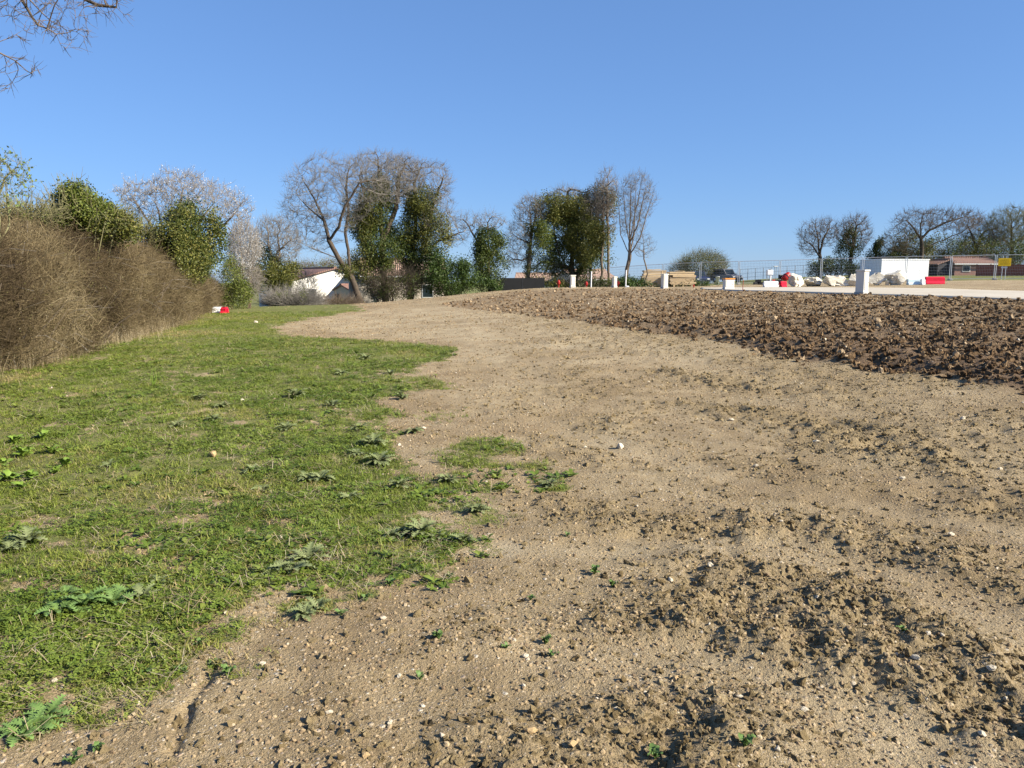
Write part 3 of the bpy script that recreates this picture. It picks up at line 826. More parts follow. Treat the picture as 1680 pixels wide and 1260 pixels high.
def tree(name, label, cat, base, limbs, ells, n_attr=700, D=0.35, dk=None, trunk_r=0.18, tip=0.006, seed=1, up=0.12, twigs=3, twig_len=0.5,
         twig_mat='twig_grey', bark='bark', ivy=None, leaves=None, group=None, thin=0.025, shell=0.25, maxn=5000, twig_up=0.5, twig_r=0.0046):
    """limbs: list of polylines in world space, the first one from the base up. ivy: list of (ells, n, size, material)"""
    rg = np.random.default_rng(seed)
    base = np.array(base, dtype=float)
    st, pr = [], []
    for li, l in enumerate(limbs):
        l = [np.array(p, dtype=float) for p in l]
        prev = -1
        if li > 0:
            dd = [np.linalg.norm(np.array(s) - l[0]) for s in st]; prev = int(np.argmin(dd)); l = [st[prev]] + l[1:]
        for a, b in zip(l[:-1], l[1:]):
            m = max(1, int(np.linalg.norm(b - a) / D))
            for k in range(m + 1):
                if k == 0 and prev >= 0: continue
                p = a + (b - a) * k / m
                if 0 < k < m or li: p = p + rg.normal(0, 0.05 * D, 3)
                st.append(p); pr.append(prev); prev = len(st) - 1
    A = ell_points(ells, n_attr, rg, shell)
    pos, par = colonize(np.array(st), np.array(pr), A, D, dk or D * 1.1, rg, up, maxn=maxn)
    r, cnt, hc = radii(par, tip, trunk_r)
    # flare at the foot
    hgt = pos[:, 2] - base[2]
    r = r * (1 + 0.5 * np.exp(-np.maximum(hgt, 0) / 0.35) * (r > trunk_r * 0.5))
    idx, main = segs_from(pos, par, r)
    dirs = np.zeros_like(pos); dirs[idx] = unit(pos[idx] - pos[par[idx]])
    roots = np.nonzero(par < 0)[0]
    for i in roots: dirs[i] = dirs[main[i]] if main[i] >= 0 else (0, 0, 1)
    nd = dirs.copy(); hm = main >= 0
    nd[hm] = unit(dirs[hm] + dirs[main[hm]])
    p = par[idx]; cont = main[p] == idx
    P0, P1 = pos[p], pos[idx]
    R0 = np.where(cont, r[p], np.minimum(r[p], r[idx] * 1.25)); R1 = r[idx]
    D0 = np.where(cont[:, None], nd[p], dirs[idx]); D1 = nd[idx]
    big = R1 > thin
    root = empty(name, tuple(base)); inv = base
    def put(nm, V, Fc, m, tint=None, smooth=True):
        return link_mesh(nm, np_mesh(nm, V - inv, Fc, smooth, tint), M[m], root)
    if big.any():
        V, Fc = skeleton_mesh('trunk', P0[big], P1[big], R0[big], R1[big], D0[big], D1[big], 8)
        put('trunk', V, Fc, bark)
    sm = ~big
    Vs, Fs = skeleton_mesh('crown', P0[sm], P1[sm], R0[sm], R1[sm], D0[sm], D1[sm], 3)
    # fine twigs on the thin nodes
    cand = np.nonzero((cnt <= 4) & (par >= 0))[0]
    if twigs > 0 and len(cand):
        t0 = np.repeat(cand, twigs)
        n = len(t0)
        d = unit(dirs[t0] + rg.normal(0, 0.40, (n, 3)) + np.array([0, 0, twig_up]))
        l = twig_len * rg.uniform(0.4, 1.2, n)[:, None]
        a = pos[t0] - dirs[t0] * (rg.random(n)[:, None] * D)
        d2 = unit(d + rg.normal(0, 0.22, (n, 3)) + np.array([0, 0, twig_up * 0.6]))
        b = a + d * l * 0.55; c = b + d2 * l * 0.45
        q = np.full(n, twig_r)
        V1, F1 = skeleton_mesh('t', a, b, q * 1.3, q, d, d2, 3); V2, F2 = skeleton_mesh('t', b, c, q, q * 0.45, d2, d2, 3)
        o1 = len(Vs); Vs = np.vstack([Vs, V1, V2]); Fs = np.vstack([Fs, F1 + o1, F2 + o1 + len(V1)])
        ends = c
    else: ends = pos[~hc]
    put('crown', Vs, Fs, twig_mat)
    if ivy:
        Vl, Fl, Tl = {}, {}, {}
        for (iel, n, size, mname, spr) in ivy:
            # sprays of leaves, hung mostly near the surface of the clothed limbs
            n = int(n * IVY_K); ns = max(1, n // 22)
            c0 = ell_points(iel, ns, rg, 0.55)
            wob = np.stack([fbm(c0[:, 0] + 9 * k, c0[:, 2] + c0[:, 1] - 5 * k, 0.9, 3, k + 3) for k in range(3)], 1) * 4.2 * spr
            c0 = c0 + wob
            cc = np.repeat(c0, 22, 0) + rg.normal(0, spr * 0.45, (ns * 22, 3)) * np.array([1, 1, 1.1])
            tt = np.repeat(np.clip(rg.normal(0.45, 0.2, ns), 0, 1), 22) + rg.normal(0, 0.16, ns * 22)
            cz = np.array([e[0][2] for e in iel]).mean()
            V, Fc = leaf_quads(cc, size * 0.72, rg)
            b = sum(len(v) for v in Vl.get(mname, [])) if mname in Vl else 0
            Vl.setdefault(mname, []).append(V); Fl.setdefault(mname, []).append(Fc + b); Tl.setdefault(mname, []).append(np.repeat(np.clip(tt, 0, 1), 4))
        for mname in Vl:
            put('ivy' if 'ivy' in mname else 'foliage', np.vstack(Vl[mname]), np.vstack(Fl[mname]), mname, np.concatenate(Tl[mname]), False)
    if leaves:
        n, size, mname = leaves[:3]
        pool = ends if len(leaves) < 4 else pos[np.nonzero((cnt <= leaves[3]) & (par >= 0))[0]]
        sp = twig_len * 0.09
        cc = pool[rg.integers(0, len(pool), n)] + rg.normal(0, sp, (n, 3))
        V, Fc = leaf_quads(cc, size, rg, 0.5)
        put('blossom' if 'blossom' in mname else 'foliage', V, Fc, mname, np.repeat(rg.random(n), 4), False)
    tag(root, label, cat, group)
    return root

def trunk_line(px, d, top_py, lean=0.0, n=4, zbase=None, wob=0.07, seed=0):
    rg = np.random.default_rng(seed + 500)
    b = at(px, 460, d); b[2] = zb(b[0], b[1]) - 0.15
    t = at(px + lean, top_py, d)
    return [b + (t - b) * k / n + (rg.normal(0, wob, 3) * np.array([1, 1, 0]) if 0 < k < n else 0) for k in range(n + 1)]

def foot(px, d):
    b = at(px, 460, d); return (b[0], b[1], zb(b[0], b[1]) - 0.15)

TR = 'trees along the far edge of the field'
# --- big two-limbed bare tree beside the white house
d = 52
T0 = trunk_line(597, d, 452, -22, 3, seed=1)
fork = T0[-1]
limbs = [T0, [fork, at(556, 425, d - .3), at(540, 395, d - .5), at(532, 362, d), at(515, 325, d + .5), at(500, 300, d + .3)],
         [fork, at(571, 410, d + .3), at(566, 380, d + .6), at(572, 350, d + .8), at(568, 310, d + .4), at(570, 285, d)],
         [at(540, 395, d - .5), at(556, 372, d - 1), at(565, 340, d - 1.4), at(590, 300, d - 1.5)],
         [at(556, 425, d - .3), at(525, 412, d - 1), at(495, 400, d - 1.6)],
         [at(532, 362, d), at(505, 340, d + 1), at(485, 318, d + 1.4)]]
tree('bare_tree', 'tall leafless tree with a forked dark trunk in front of the white gable wall', 'tree', foot(597, d), limbs,
     [E(540, 320, d, 76, 66, 2.6), E(500, 340, d, 38, 50, 2), E(590, 300, d, 45, 42, 2.2), E(515, 395, d, 34, 22, 1.5), E(640, 300, d, 40, 40, 2)],
     1700, 0.24, 0.22, 0.20, 0.006, 11, 0.05, 4, 0.65, 'twig_grey', 'bark_dark', thin=0.03,
     ivy=[([E(565, 445, d, 16, 14, .5)], 500, 0.09, 'ivy_olive', 0.25), ([E(572, 350, d + .8, 8, 25, .3)], 250, 0.09, 'ivy_olive', 0.2)])
# --- pair of ivy clad trees right of it
d = 55
tl = trunk_line(632, d, 330, -8, 5, seed=2)
limbs = [tl, [tl[2], at(600, 380, d - .5), at(598, 320, d - .5), at(590, 290, d)], [tl[3], at(650, 340, d + .4), at(655, 290, d + .5), at(665, 270, d + 1)], [tl[4], at(622, 290, d), at(620, 265, d)]]
tree('ivy_clad_tree', 'tall tree thickly wrapped in ivy with bare twigs above, right of the forked tree', 'tree', foot(632, d), limbs,
     [E(620, 275, d, 45, 28, 2.2), E(660, 290, d, 40, 34, 2.2)], 900, 0.26, 0.24, 0.24, 0.006, 12, 0.05, 4, 0.65, 'twig_grey', 'bark_dark',
     ivy=[([E(620, 335, d, 20, 34, 1.2), E(600, 372, d, 14, 30, 1.0), E(620, 405, d, 24, 44, 1.4)], 5200, 0.13, 'ivy', 0.5),
          ([E(612, 320, d - .6, 20, 26, .9), E(600, 365, d - .8, 18, 36, .9), E(596, 430, d - .8, 14, 30, .8), E(626, 305, d, 5, 16, .4), E(650, 303, d + .4, 4, 16, .35)], 3600, 0.12, 'ivy_olive', 0.45),
          ([E(620, 455, d, 22, 36, 1.3)], 900, 0.12, 'ivy', 0.4)])
d = 56.5
tl = trunk_line(672, d, 330, 8, 5, seed=3)
limbs = [tl, [tl[2], at(655, 390, d - .5), at(668, 330, d - .5)], [tl[3], at(705, 360, d), at(715, 320, d + .5), at(725, 300, d)], [tl[4], at(680, 300, d), at(690, 275, d)],
         [tl[2], at(720, 395, d - 1), at(760, 380, d - 1.2)]]
tree('ivy_clad_tree', 'broad ivy clad tree with a wide rim of bare twigs, beside the dark green bush', 'tree', foot(672, d), limbs,
     [E(700, 300, d, 46, 38, 2.4), E(715, 350, d, 34, 50, 2.2), E(745, 385, d, 30, 22, 1.6), E(665, 275, d, 26, 22, 1.6)], 1300, 0.26, 0.24, 0.24, 0.006, 13, 0.05, 4, 0.65, 'twig_grey', 'bark_dark',
     ivy=[([E(688, 372, d, 24, 36, 1.4), E(690, 335, d, 14, 24, 1.0), E(680, 425, d, 22, 38, 1.3)], 4400, 0.13, 'ivy', 0.5),
          ([E(690, 335, d - .8, 20, 22, .9), E(700, 380, d - 1, 26, 34, 1), E(678, 312, d, 4, 12, .35), E(712, 405, d - 1, 22, 22, .9)], 3200, 0.12, 'ivy_olive', 0.45),
          ([E(672, 458, d, 20, 28, 1.2), E(652, 400, d - .6, 16, 26, .9)], 1100, 0.12, 'ivy', 0.4)])
# bramble thicket hanging at their feet

def auto_limbs(tl, ells, rg):
    """lead limbs from the trunk into each part of the crown"""
    out = [tl]
    for c, q_ in ells:
        c = np.array(c); s = tl[-1] if rg.random() < 0.5 else tl[-2]
        m = (s + c) / 2 + rg.normal(0, 0.1, 3)
        out.append([s, m, c])
    return out

def simple_tree(name, label, cat, px, d, top_py, ells, lean=0, seed=1, **kw):
    rg = np.random.default_rng(seed)
    tl = trunk_line(px, d, top_py, lean, 4, seed=seed)
    return tree(name, label, cat, foot(px, d), auto_limbs(tl, ells, rg), ells, seed=seed, **kw)

def bush(name, label, cat, px, d, ells, leaves, seed=1, stems=8, stem_mat='twig_brown', twigs=0, group=None, twig_len=0.5, twig_mat=None):
    """many stems from the ground and foliage through the volume; leaves: list of (ells, n, size, material, spread)"""
    base = np.array(foot(px, d)); rg = np.random.default_rng(seed)
    limbs = []
    for k in range(stems):
        c = ell_points(ells, 1, rg, 0.3)[0]
        b = np.array([base[0] + (c[0] - base[0]) * 0.45, base[1] + (c[1] - base[1]) * 0.45, 0]); b[2] = zb(b[0], b[1]) - 0.1
        mm = (b + c) / 2 + rg.normal(0, 0.1, 3)
        limbs.append([b, mm, c])
    root = empty(name, tuple(base))
    for l in limbs:
        l = np.array(l); dd = unit(np.diff(l, axis=0))
        V, Fc = skeleton_mesh('s', l[:-1], l[1:], np.array([0.035, 0.02]), np.array([0.02, 0.008]), dd, dd, 5)
        link_mesh('stem', np_mesh('stem', V - base, Fc, True), M[stem_mat], root)
    if twigs:
        a = ell_points(ells, twigs, rg, 0.35)
        cz = np.array([e[0] for e in ells]).mean(0)
        dv = unit(unit(a - cz) * 0.7 + rg.normal(0, 0.5, a.shape) + np.array([0, 0, 0.6])); l = twig_len * rg.uniform(0.4, 1.3, twigs)[:, None]
        d2 = unit(dv + rg.normal(0, 0.3, a.shape)); m_ = a + dv * l * 0.5; e_ = m_ + d2 * l * 0.5; q_ = np.full(twigs, 0.006)
        V1, F1 = skeleton_mesh('t', a, m_, q_ * 1.3, q_, dv, d2, 3); V2, F2 = skeleton_mesh('t', m_, e_, q_, q_ * 0.5, d2, d2, 3)
        link_mesh('twigs', np_mesh('twigs', np.vstack([V1, V2]) - base, np.vstack([F1, F2 + len(V1)]), True), M[twig_mat or stem_mat], root)
    for (iel, n, size, mname, spr) in leaves:
        n = int(n * IVY_K); ns = max(1, n // 20); c0 = ell_points(iel, ns, rg, 0.5)
        c0 = c0 + np.stack([fbm(c0[:, 0] + 9 * k, c0[:, 2] + c0[:, 1] - 5 * k, 0.9, 3, k + 3) for k in range(3)], 1) * 4 * spr
        cc = np.repeat(c0, 20, 0) + rg.normal(0, spr * 0.45, (ns * 20, 3))
        tt = np.clip(np.repeat(rg.normal(0.45, 0.2, ns), 20) + rg.normal(0, 0.16, ns * 20), 0, 1)
        V, Fc = leaf_quads(cc, size * 0.72, rg)
        link_mesh('blossom' if 'blossom' in mname else 'foliage', np_mesh('foliage', V - base, Fc, False, np.repeat(tt, 4)), M[mname], root)
    tag(root, label, cat, group)
    return root

# thicket and bushes at the feet of the ivy trees
d = 54
bush('bramble_thicket', 'tangled brown bramble thicket under the ivy clad trees', 'bramble', 640, d, [E(630, 474, d, 24, 20, 1.3), E(660, 468, d, 34, 22, 1.5)],
     [([E(630, 475, d, 24, 16, 1.2), E(660, 468, d, 32, 20, 1.4)], 700, 0.10, 'ivy', 0.4)], 31, 14, 'bark_dark', 1500, twig_len=1.0, twig_mat='bark_dark')
d = 55
bush('evergreen_bush', 'dense dark green evergreen bush beside the gravel mound', 'bush', 745, d, [E(735, 450, d, 38, 34, 1.8), E(712, 440, d, 22, 30, 1.4)],
     [([E(738, 452, d, 36, 32, 1.8), E(715, 445, d, 20, 30, 1.4), E(760, 462, d, 18, 20, 1.2)], 3800, 0.13, 'leaf_green', 0.45)], 32, 10, 'bark_dark')
d = 57
simple_tree('ivy_clad_tree', 'small dark ivy covered tree standing by the black screen fence', 'tree', 803, d, 420,
     [E(800, 365, d, 34, 16, 1.5), E(765, 365, d, 26, 14, 1.3)], 0, 33, n_attr=420, D=0.3, dk=0.28, trunk_r=0.1, twigs=4, twig_len=0.6, twig_mat='twig_grey', bark='bark_dark',
     ivy=[([E(803, 398, d, 26, 22, 1.3), E(802, 435, d, 24, 28, 1.2), E(822, 440, d, 10, 12, .6), E(786, 410, d, 14, 18, .9)], 3900, 0.13, 'ivy', 0.4)])
bush('evergreen_bush', 'low leafy green bush below the small dark ivy tree', 'bush', 798, 56, [E(798, 464, 56, 24, 12, 1.1)], [([E(798, 465, 56, 24, 11, 1.1)], 1100, 0.12, 'leaf_green', 0.35)], 34, 6, 'bark_dark')
# --- group in the middle
d = 60
simple_tree('bare_tree', 'slim leafless tree with ivy on its trunk, left of the big ivy tree', 'tree', 866, d, 400,
     [E(870, 350, d, 28, 30, 1.6), E(850, 390, d, 24, 30, 1.5), E(842, 425, d, 22, 18, 1.2), E(880, 340, d, 18, 20, 1.2)], 4, 35, n_attr=1500, D=0.25, dk=0.22, trunk_r=0.16, twigs=4, twig_len=0.55, twig_mat='twig_grey', bark='bark',
     ivy=[([E(868, 400, d, 10, 40, .6), E(868, 440, d, 8, 30, .5)], 700, 0.12, 'ivy_olive', 0.3), ([E(886, 390, d - .5, 14, 26, .8)], 900, 0.13, 'leaf_yellow', 0.4)])
d = 61
tl = trunk_line(940, d, 380, 0, 5, seed=36)
limbs = [tl, [tl[1], at(915, 410, d - .5), at(905, 350, d - .5)], [tl[1], at(970, 420, d), at(980, 350, d)], [tl[3], at(930, 330, d), at(932, 315, d)], [tl[2], at(895, 430, d - .6), at(880, 425, d - 1)]]
tree('ivy_clad_tree', 'largest ivy covered tree, olive green and spreading, behind the meter boxes', 'tree', foot(940, d), limbs,
     [E(930, 325, d, 34, 20, 1.8), E(980, 330, d, 26, 30, 1.6), E(900, 440, d, 30, 14, 1.4), E(1000, 360, d, 14, 30, 1.2)], 1400, 0.28, 0.26, 0.35, 0.006, 36, 0.05, 4, 0.6, 'twig_grey', 'bark_dark',
     ivy=[([E(925, 375, d + .4, 38, 40, 1.9), E(965, 395, d + .4, 32, 46, 1.9), E(935, 425, d + .5, 40, 26, 1.8)], 6500, 0.14, 'ivy', 0.55),
          ([E(915, 345, d - .4, 30, 24, 1.5), E(950, 350, d - .4, 34, 30, 1.5), E(985, 335, d, 20, 26, 1.2), E(985, 385, d - .6, 20, 30, 1.2), E(960, 400, d - 1.2, 30, 30, 1.2), E(895, 350, d - .4, 20, 20, 1)], 7600, 0.13, 'ivy_olive', 0.5),
          ([E(900, 435, d - .5, 26, 18, 1.2), E(975, 430, d - .5, 26, 18, 1.2)], 1300, 0.12, 'ivy', 0.5)])
d = 60
for k, (px, tp, ln) in enumerate(((984, 330, 6), (1000, 310, -4), (968, 350, 2))):
    simple_tree('bare_tree', ['straight leafless tree rising out of the big ivy tree', 'slender leafless tree close beside the tall bare ash tree', 'thin leafless trunk at the right edge of the big ivy tree'][k], 'tree', px, d + k * 0.7, tp + 40,
                [E(px + ln, tp, d, 20, 34, 1.1)], ln, 37 + k, n_attr=450, D=0.26, dk=0.24, trunk_r=0.10, twigs=4, twig_len=0.6, twig_mat='twig_pale', bark='bark', twig_up=0.7)
d = 58
tl = trunk_line(1028, d, 400, 5, 4, wob=0.04, seed=41)
limbs = [tl, [tl[-1], at(1026, 360, d), at(1022, 300, d)], [tl[-1], at(1042, 350, d + .5), at(1052, 305, d + .5)], [tl[-2], at(1050, 390, d - .5), at(1066, 335, d - .6)], [tl[-1], at(1034, 340, d - .6), at(1036, 292, d - .8)], [tl[-2], at(1018, 385, d + .5), at(1014, 320, d + .5)], [tl[-1], at(1046, 370, d - .7), at(1060, 305, d - .8)], [tl[-2], at(1040, 385, d + .7), at(1044, 300, d + .9)]]
tree('bare_tree', 'tall upright leafless tree with a narrow fan of twigs, on its own by the timber', 'tree', foot(1028, d), limbs,
     [E(1045, 325, d, 33, 42, 1.6), E(1038, 365, d, 24, 34, 1.3)], 1300, 0.25, 0.21, 0.14, 0.006, 41, 0.35, 3, 0.6, 'twig_grey', 'bark', twig_up=0.8)
simple_tree('bare_sapling', 'thin leafless sapling beside the tall upright bare tree', 'sapling', 1060, 57.5, 440, [E(1056, 405, 57.5, 20, 24, .8)], 0, 42, n_attr=260, D=0.26, dk=0.24, trunk_r=0.05, twigs=3, twig_len=0.5, twig_mat='twig_grey', twig_up=0.6)
bush('bramble_bush', 'bright green low bramble bush at the foot of the tall bare tree', 'bush', 1052, 58, [E(1040, 465, 58, 22, 9, 1.4)], [([E(1040, 465, 58, 22, 9, 1.4), E(1030, 461, 58, 12, 9, 1)], 1500, 0.12, 'leaf_green', 0.35)], 43, 8, 'twig_brown')
bush('bramble_bush', 'low dark brush between the red hydrants under the big ivy tree', 'bush', 960, 60, [E(965, 467, 60, 60, 8, 1.2)], [([E(970, 466, 60, 60, 8, 1.2)], 1300, 0.12, 'ivy', 0.35), ([E(905, 467, 60, 30, 7, 1.2)], 500, 0.12, 'ivy_olive', 0.35)], 44, 8, 'twig_brown', 500, twig_len=0.8)
bush('bramble_bush', 'green weeds growing in front of the timber stacks', 'bush', 1120, 62, [E(1120, 468, 62, 52, 4, 0.8)], [([E(1120, 468, 62, 52, 4, 0.8)], 700, 0.12, 'leaf_green', 0.3)], 45, 6, 'twig_brown')
d = 95
bush('round_bush', 'round olive brown bush rising behind the timber stacks', 'bush', 1150, d, [E(1152, 440, d, 40, 26, 2.4), E(1115, 448, d, 16, 16, 1.6)],
     [([E(1155, 438, d, 38, 24, 2.4)], 1300, 0.16, 'ivy_olive', 0.6)], 46, 14, 'twig_olive', 5000, twig_len=1.1)
# --- trees on the right
d = 88
simple_tree('bare_tree', 'leafless round headed tree at the left end of the far right row', 'tree', 1346, d, 410, [E(1342, 385, d, 34, 26, 2.6), E(1330, 400, d, 20, 22, 2), E(1358, 378, d, 18, 20, 2)], 0, 51, n_attr=1300, D=0.36, dk=0.32, trunk_r=0.2, twigs=4, twig_len=0.8, twig_mat='twig_brown', bark='bark_dark', twig_r=0.0065)
simple_tree('ivy_clad_tree', 'leafless tree with ivy up its trunk, beside the round headed one', 'tree', 1395, d, 400, [E(1400, 385, d, 30, 30, 2.4), E(1405, 370, d, 18, 20, 2)], 2, 52, n_attr=1300, D=0.36, dk=0.32, trunk_r=0.2, twigs=4, twig_len=0.8, twig_mat='twig_brown', bark='bark_dark', twig_r=0.0065,
     ivy=[([E(1388, 405, d, 12, 26, 1.1), E(1400, 395, d, 12, 20, 1.1)], 1100, 0.16, 'ivy', 0.5)])
bush('conifer_hedge', 'dark clipped hedge standing behind the mesh fence', 'hedge', 1370, 86, [E(1372, 441, 86, 40, 12, 1.6), E(1340, 438, 86, 9, 10, 1.2)], [([E(1372, 442, 86, 40, 12, 1.6), E(1339, 440, 86, 9, 12, 1.2)], 2000, 0.16, 'ivy', 0.45)], 53, 8, 'bark_dark')
simple_tree('conifer', 'small dark pointed ivy column between the bare trees and the spreading tree', 'tree', 1437, d, 420, [E(1437, 405, d, 5, 10, .5)], 0, 54, n_attr=60, D=0.3, trunk_r=0.12, twigs=2, bark='bark_dark',
     ivy=[([E(1438, 413, d, 11, 22, 1), E(1437, 398, d, 6, 12, .6)], 1100, 0.15, 'ivy', 0.4)])
d = 84
tl = trunk_line(1511, d, 392, 0, 4, seed=55)
limbs = [tl, [tl[-1], at(1500, 375, d), at(1488, 362, d)], [tl[-1], at(1525, 378, d), at(1548, 366, d), at(1580, 356, d)], [tl[-1], at(1510, 370, d), at(1515, 352, d)], [tl[-2], at(1545, 395, d), at(1580, 380, d)]]
tree('bare_tree', 'wide spreading leafless tree with dark crooked limbs behind the white cabin', 'tree', foot(1511, d), limbs,
     [E(1500, 365, d, 32, 22, 2.6), E(1545, 362, d, 36, 20, 2.6), E(1585, 362, d, 24, 18, 2.4), E(1470, 395, d, 22, 22, 2)], 1900, 0.36, 0.30, 0.2, 0.008, 55, 0.02, 4, 0.8, 'twig_brown', 'bark_dark', twig_r=0.0065)
simple_tree('bare_tree', 'leafless tree behind the brick bungalow', 'tree', 1600, 92, 400, [E(1610, 385, 92, 40, 28, 3), E(1590, 375, 92, 20, 20, 2)], 0, 56, n_attr=1300, D=0.4, dk=0.34, trunk_r=0.2, twigs=4, twig_len=0.9, twig_mat='twig_brown', bark='bark_dark', twig_r=0.0065)
simple_tree('bare_tree', 'dense brown leafless tree to the right of the brick bungalow', 'tree', 1660, 90, 400, [E(1660, 375, 90, 44, 34, 3), E(1690, 380, 90, 40, 40, 3), E(1648, 395, 90, 30, 26, 2.4)], 0, 57, n_attr=2100, D=0.4, dk=0.32, trunk_r=0.24, twigs=5, twig_len=1.0, twig_mat='twig_olive', bark='bark_dark', twig_r=0.0075)
for k, (px, py, rx, rz, dd, lab, mt) in enumerate(((1495, 405, 30, 18, 87, 'dark brown green bush under the spreading bare tree', 'ivy_olive'), (1550, 408, 34, 18, 89, 'broad dark bush behind the roof of the brick bungalow', 'ivy'),
        (1600, 402, 30, 16, 90, 'olive bush between the two leafless trees behind the bungalow', 'ivy_olive'), (1650, 418, 36, 20, 86, 'dark hedge bush behind the yellow sign', 'ivy'), (1470, 422, 26, 12, 86, 'low dark bush just behind the white cabin', 'ivy'))):
    bush('dark_bush', lab, 'bush', px, dd, [E(px, py, dd, rx, rz, 2), E(px, py + 16, dd, rx, 18, 2)], [([E(px, py, dd, rx, rz, 2), E(px, py + 20, dd, rx, 18, 2)], 1300, 0.18, mt, 0.6)], 60 + k, 10, 'twig_brown', 900, twig_len=1.0)

# --- left: shrubs and trees rising behind the hedge
d = 19
bush('ivy_bush', 'bright green ivy bush rising above the bramble hedge', 'bush', 118, d, [E(118, 345, d, 42, 40, .9), E(160, 365, d, 60, 24, .8)],
     [([E(118, 322, d, 28, 22, .6), E(140, 345, d, 48, 24, .8)], 3200, 0.075, 'leaf_yellow', 0.22), ([E(110, 335, d + .2, 30, 26, .6), E(165, 365, d, 60, 24, .7), E(60, 365, d, 50, 18, .7)], 3000, 0.07, 'ivy_olive', 0.22)], 71, 12, 'twig_olive', 500, twig_len=0.4)
d = 30
tl = trunk_line(300, d, 360, 0, 4, seed=72)
simple_tree('blackthorn', 'blackthorn with pale bare twigs and scattered white blossom behind the hedge', 'tree', 280, d, 400,
     [E(255, 330, d, 50, 36, 1.4), E(300, 310, d, 50, 30, 1.4), E(350, 335, d, 50, 36, 1.4), E(390, 345, d, 26, 26, 1), E(215, 320, d, 24, 22, 1)], 10, 72, n_attr=2300, D=0.17, dk=0.15, trunk_r=0.10, twigs=3, twig_len=0.32, twig_mat='twig_pale', bark='bark',
     leaves=(2600, 0.034, 'blossom'), twig_r=0.0045, maxn=6000, tip=0.005)
d = 27
simple_tree('ivy_clad_tree', 'dark ivy covered stump of a tree in the hedge line below the blackthorn', 'tree', 300, d, 400, [E(290, 360, d, 20, 16, .6)], 0, 73, n_attr=160, D=0.2, trunk_r=0.14, twigs=3, twig_len=0.4, twig_mat='twig_grey', bark='bark_dark',
     ivy=[([E(288, 385, d, 40, 44, 1), E(315, 420, d, 36, 40, 1), E(352, 400, d + 1, 14, 38, .6), E(300, 440, d, 40, 24, .9)], 5200, 0.085, 'ivy', 0.28), ([E(280, 370, d - .6, 30, 34, .7), E(318, 425, d - .6, 34, 36, .7), E(262, 400, d - .5, 20, 30, .6), E(350, 385, d + .6, 10, 34, .4)], 2800, 0.08, 'ivy_olive', 0.32)])
d = 37
bush('white_blossom_bush', 'bush covered in white blossom at the far end of the hedge', 'bush', 398, d, [E(400, 405, d, 24, 40, .9), E(405, 460, d, 20, 30, .8)], [([E(398, 402, d, 20, 38, .8), E(408, 432, d, 18, 26, .7)], 1500, 0.055, 'blossom', 0.3)], 74, 5, 'twig_brown', 2000, twig_len=0.5, twig_mat='twig_pale')
d = 36
bush('yellow_green_bush', 'yellow green leafy bush under the white blossom at the hedge end', 'bush', 385, d, [E(380, 465, d, 20, 36, .8)], [([E(380, 450, d, 20, 30, .8), E(388, 480, d, 22, 22, .8), E(362, 485, d, 16, 18, .7)], 2300, 0.075, 'leaf_yellow', 0.25)], 75, 6, 'twig_olive', 300)
d = 48
simple_tree('bare_tree', 'bare many stemmed shrub tree with olive ivy below, left of the white house', 'tree', 450, d, 430, [E(455, 385, d, 32, 30, 1.6), E(470, 400, d, 26, 34, 1.4), E(440, 380, d, 20, 24, 1.2)], 0, 76, n_attr=1500, D=0.22, dk=0.2, trunk_r=0.12, twigs=4, twig_len=0.5, twig_mat='twig_grey', twig_up=0.6,
     ivy=[([E(445, 445, d, 32, 30, 1.3), E(430, 465, d, 18, 22, 1), E(470, 448, d, 22, 20, 1)], 3000, 0.11, 'ivy_olive', 0.35), ([E(432, 440, d + .4, 24, 40, 1.1)], 1200, 0.11, 'ivy', 0.35)])
# elder shooting leaves, at the near end of the hedge
d = 14.5
simple_tree('elder_shrub', 'young elder with fresh green leaves sticking up above the hedge', 'shrub', -10, d, 330, [E(8, 300, d, 36, 50, .6), E(28, 275, d, 18, 26, .4), E(-20, 290, d, 40, 50, .6)], 6, 77, n_attr=420, D=0.12, dk=0.11, trunk_r=0.035, twigs=2, twig_len=0.22, twig_mat='twig_olive', bark='twig_olive',
     leaves=(750, 0.045, 'leaf_spring'), twig_r=0.003, tip=0.003, thin=0.012)

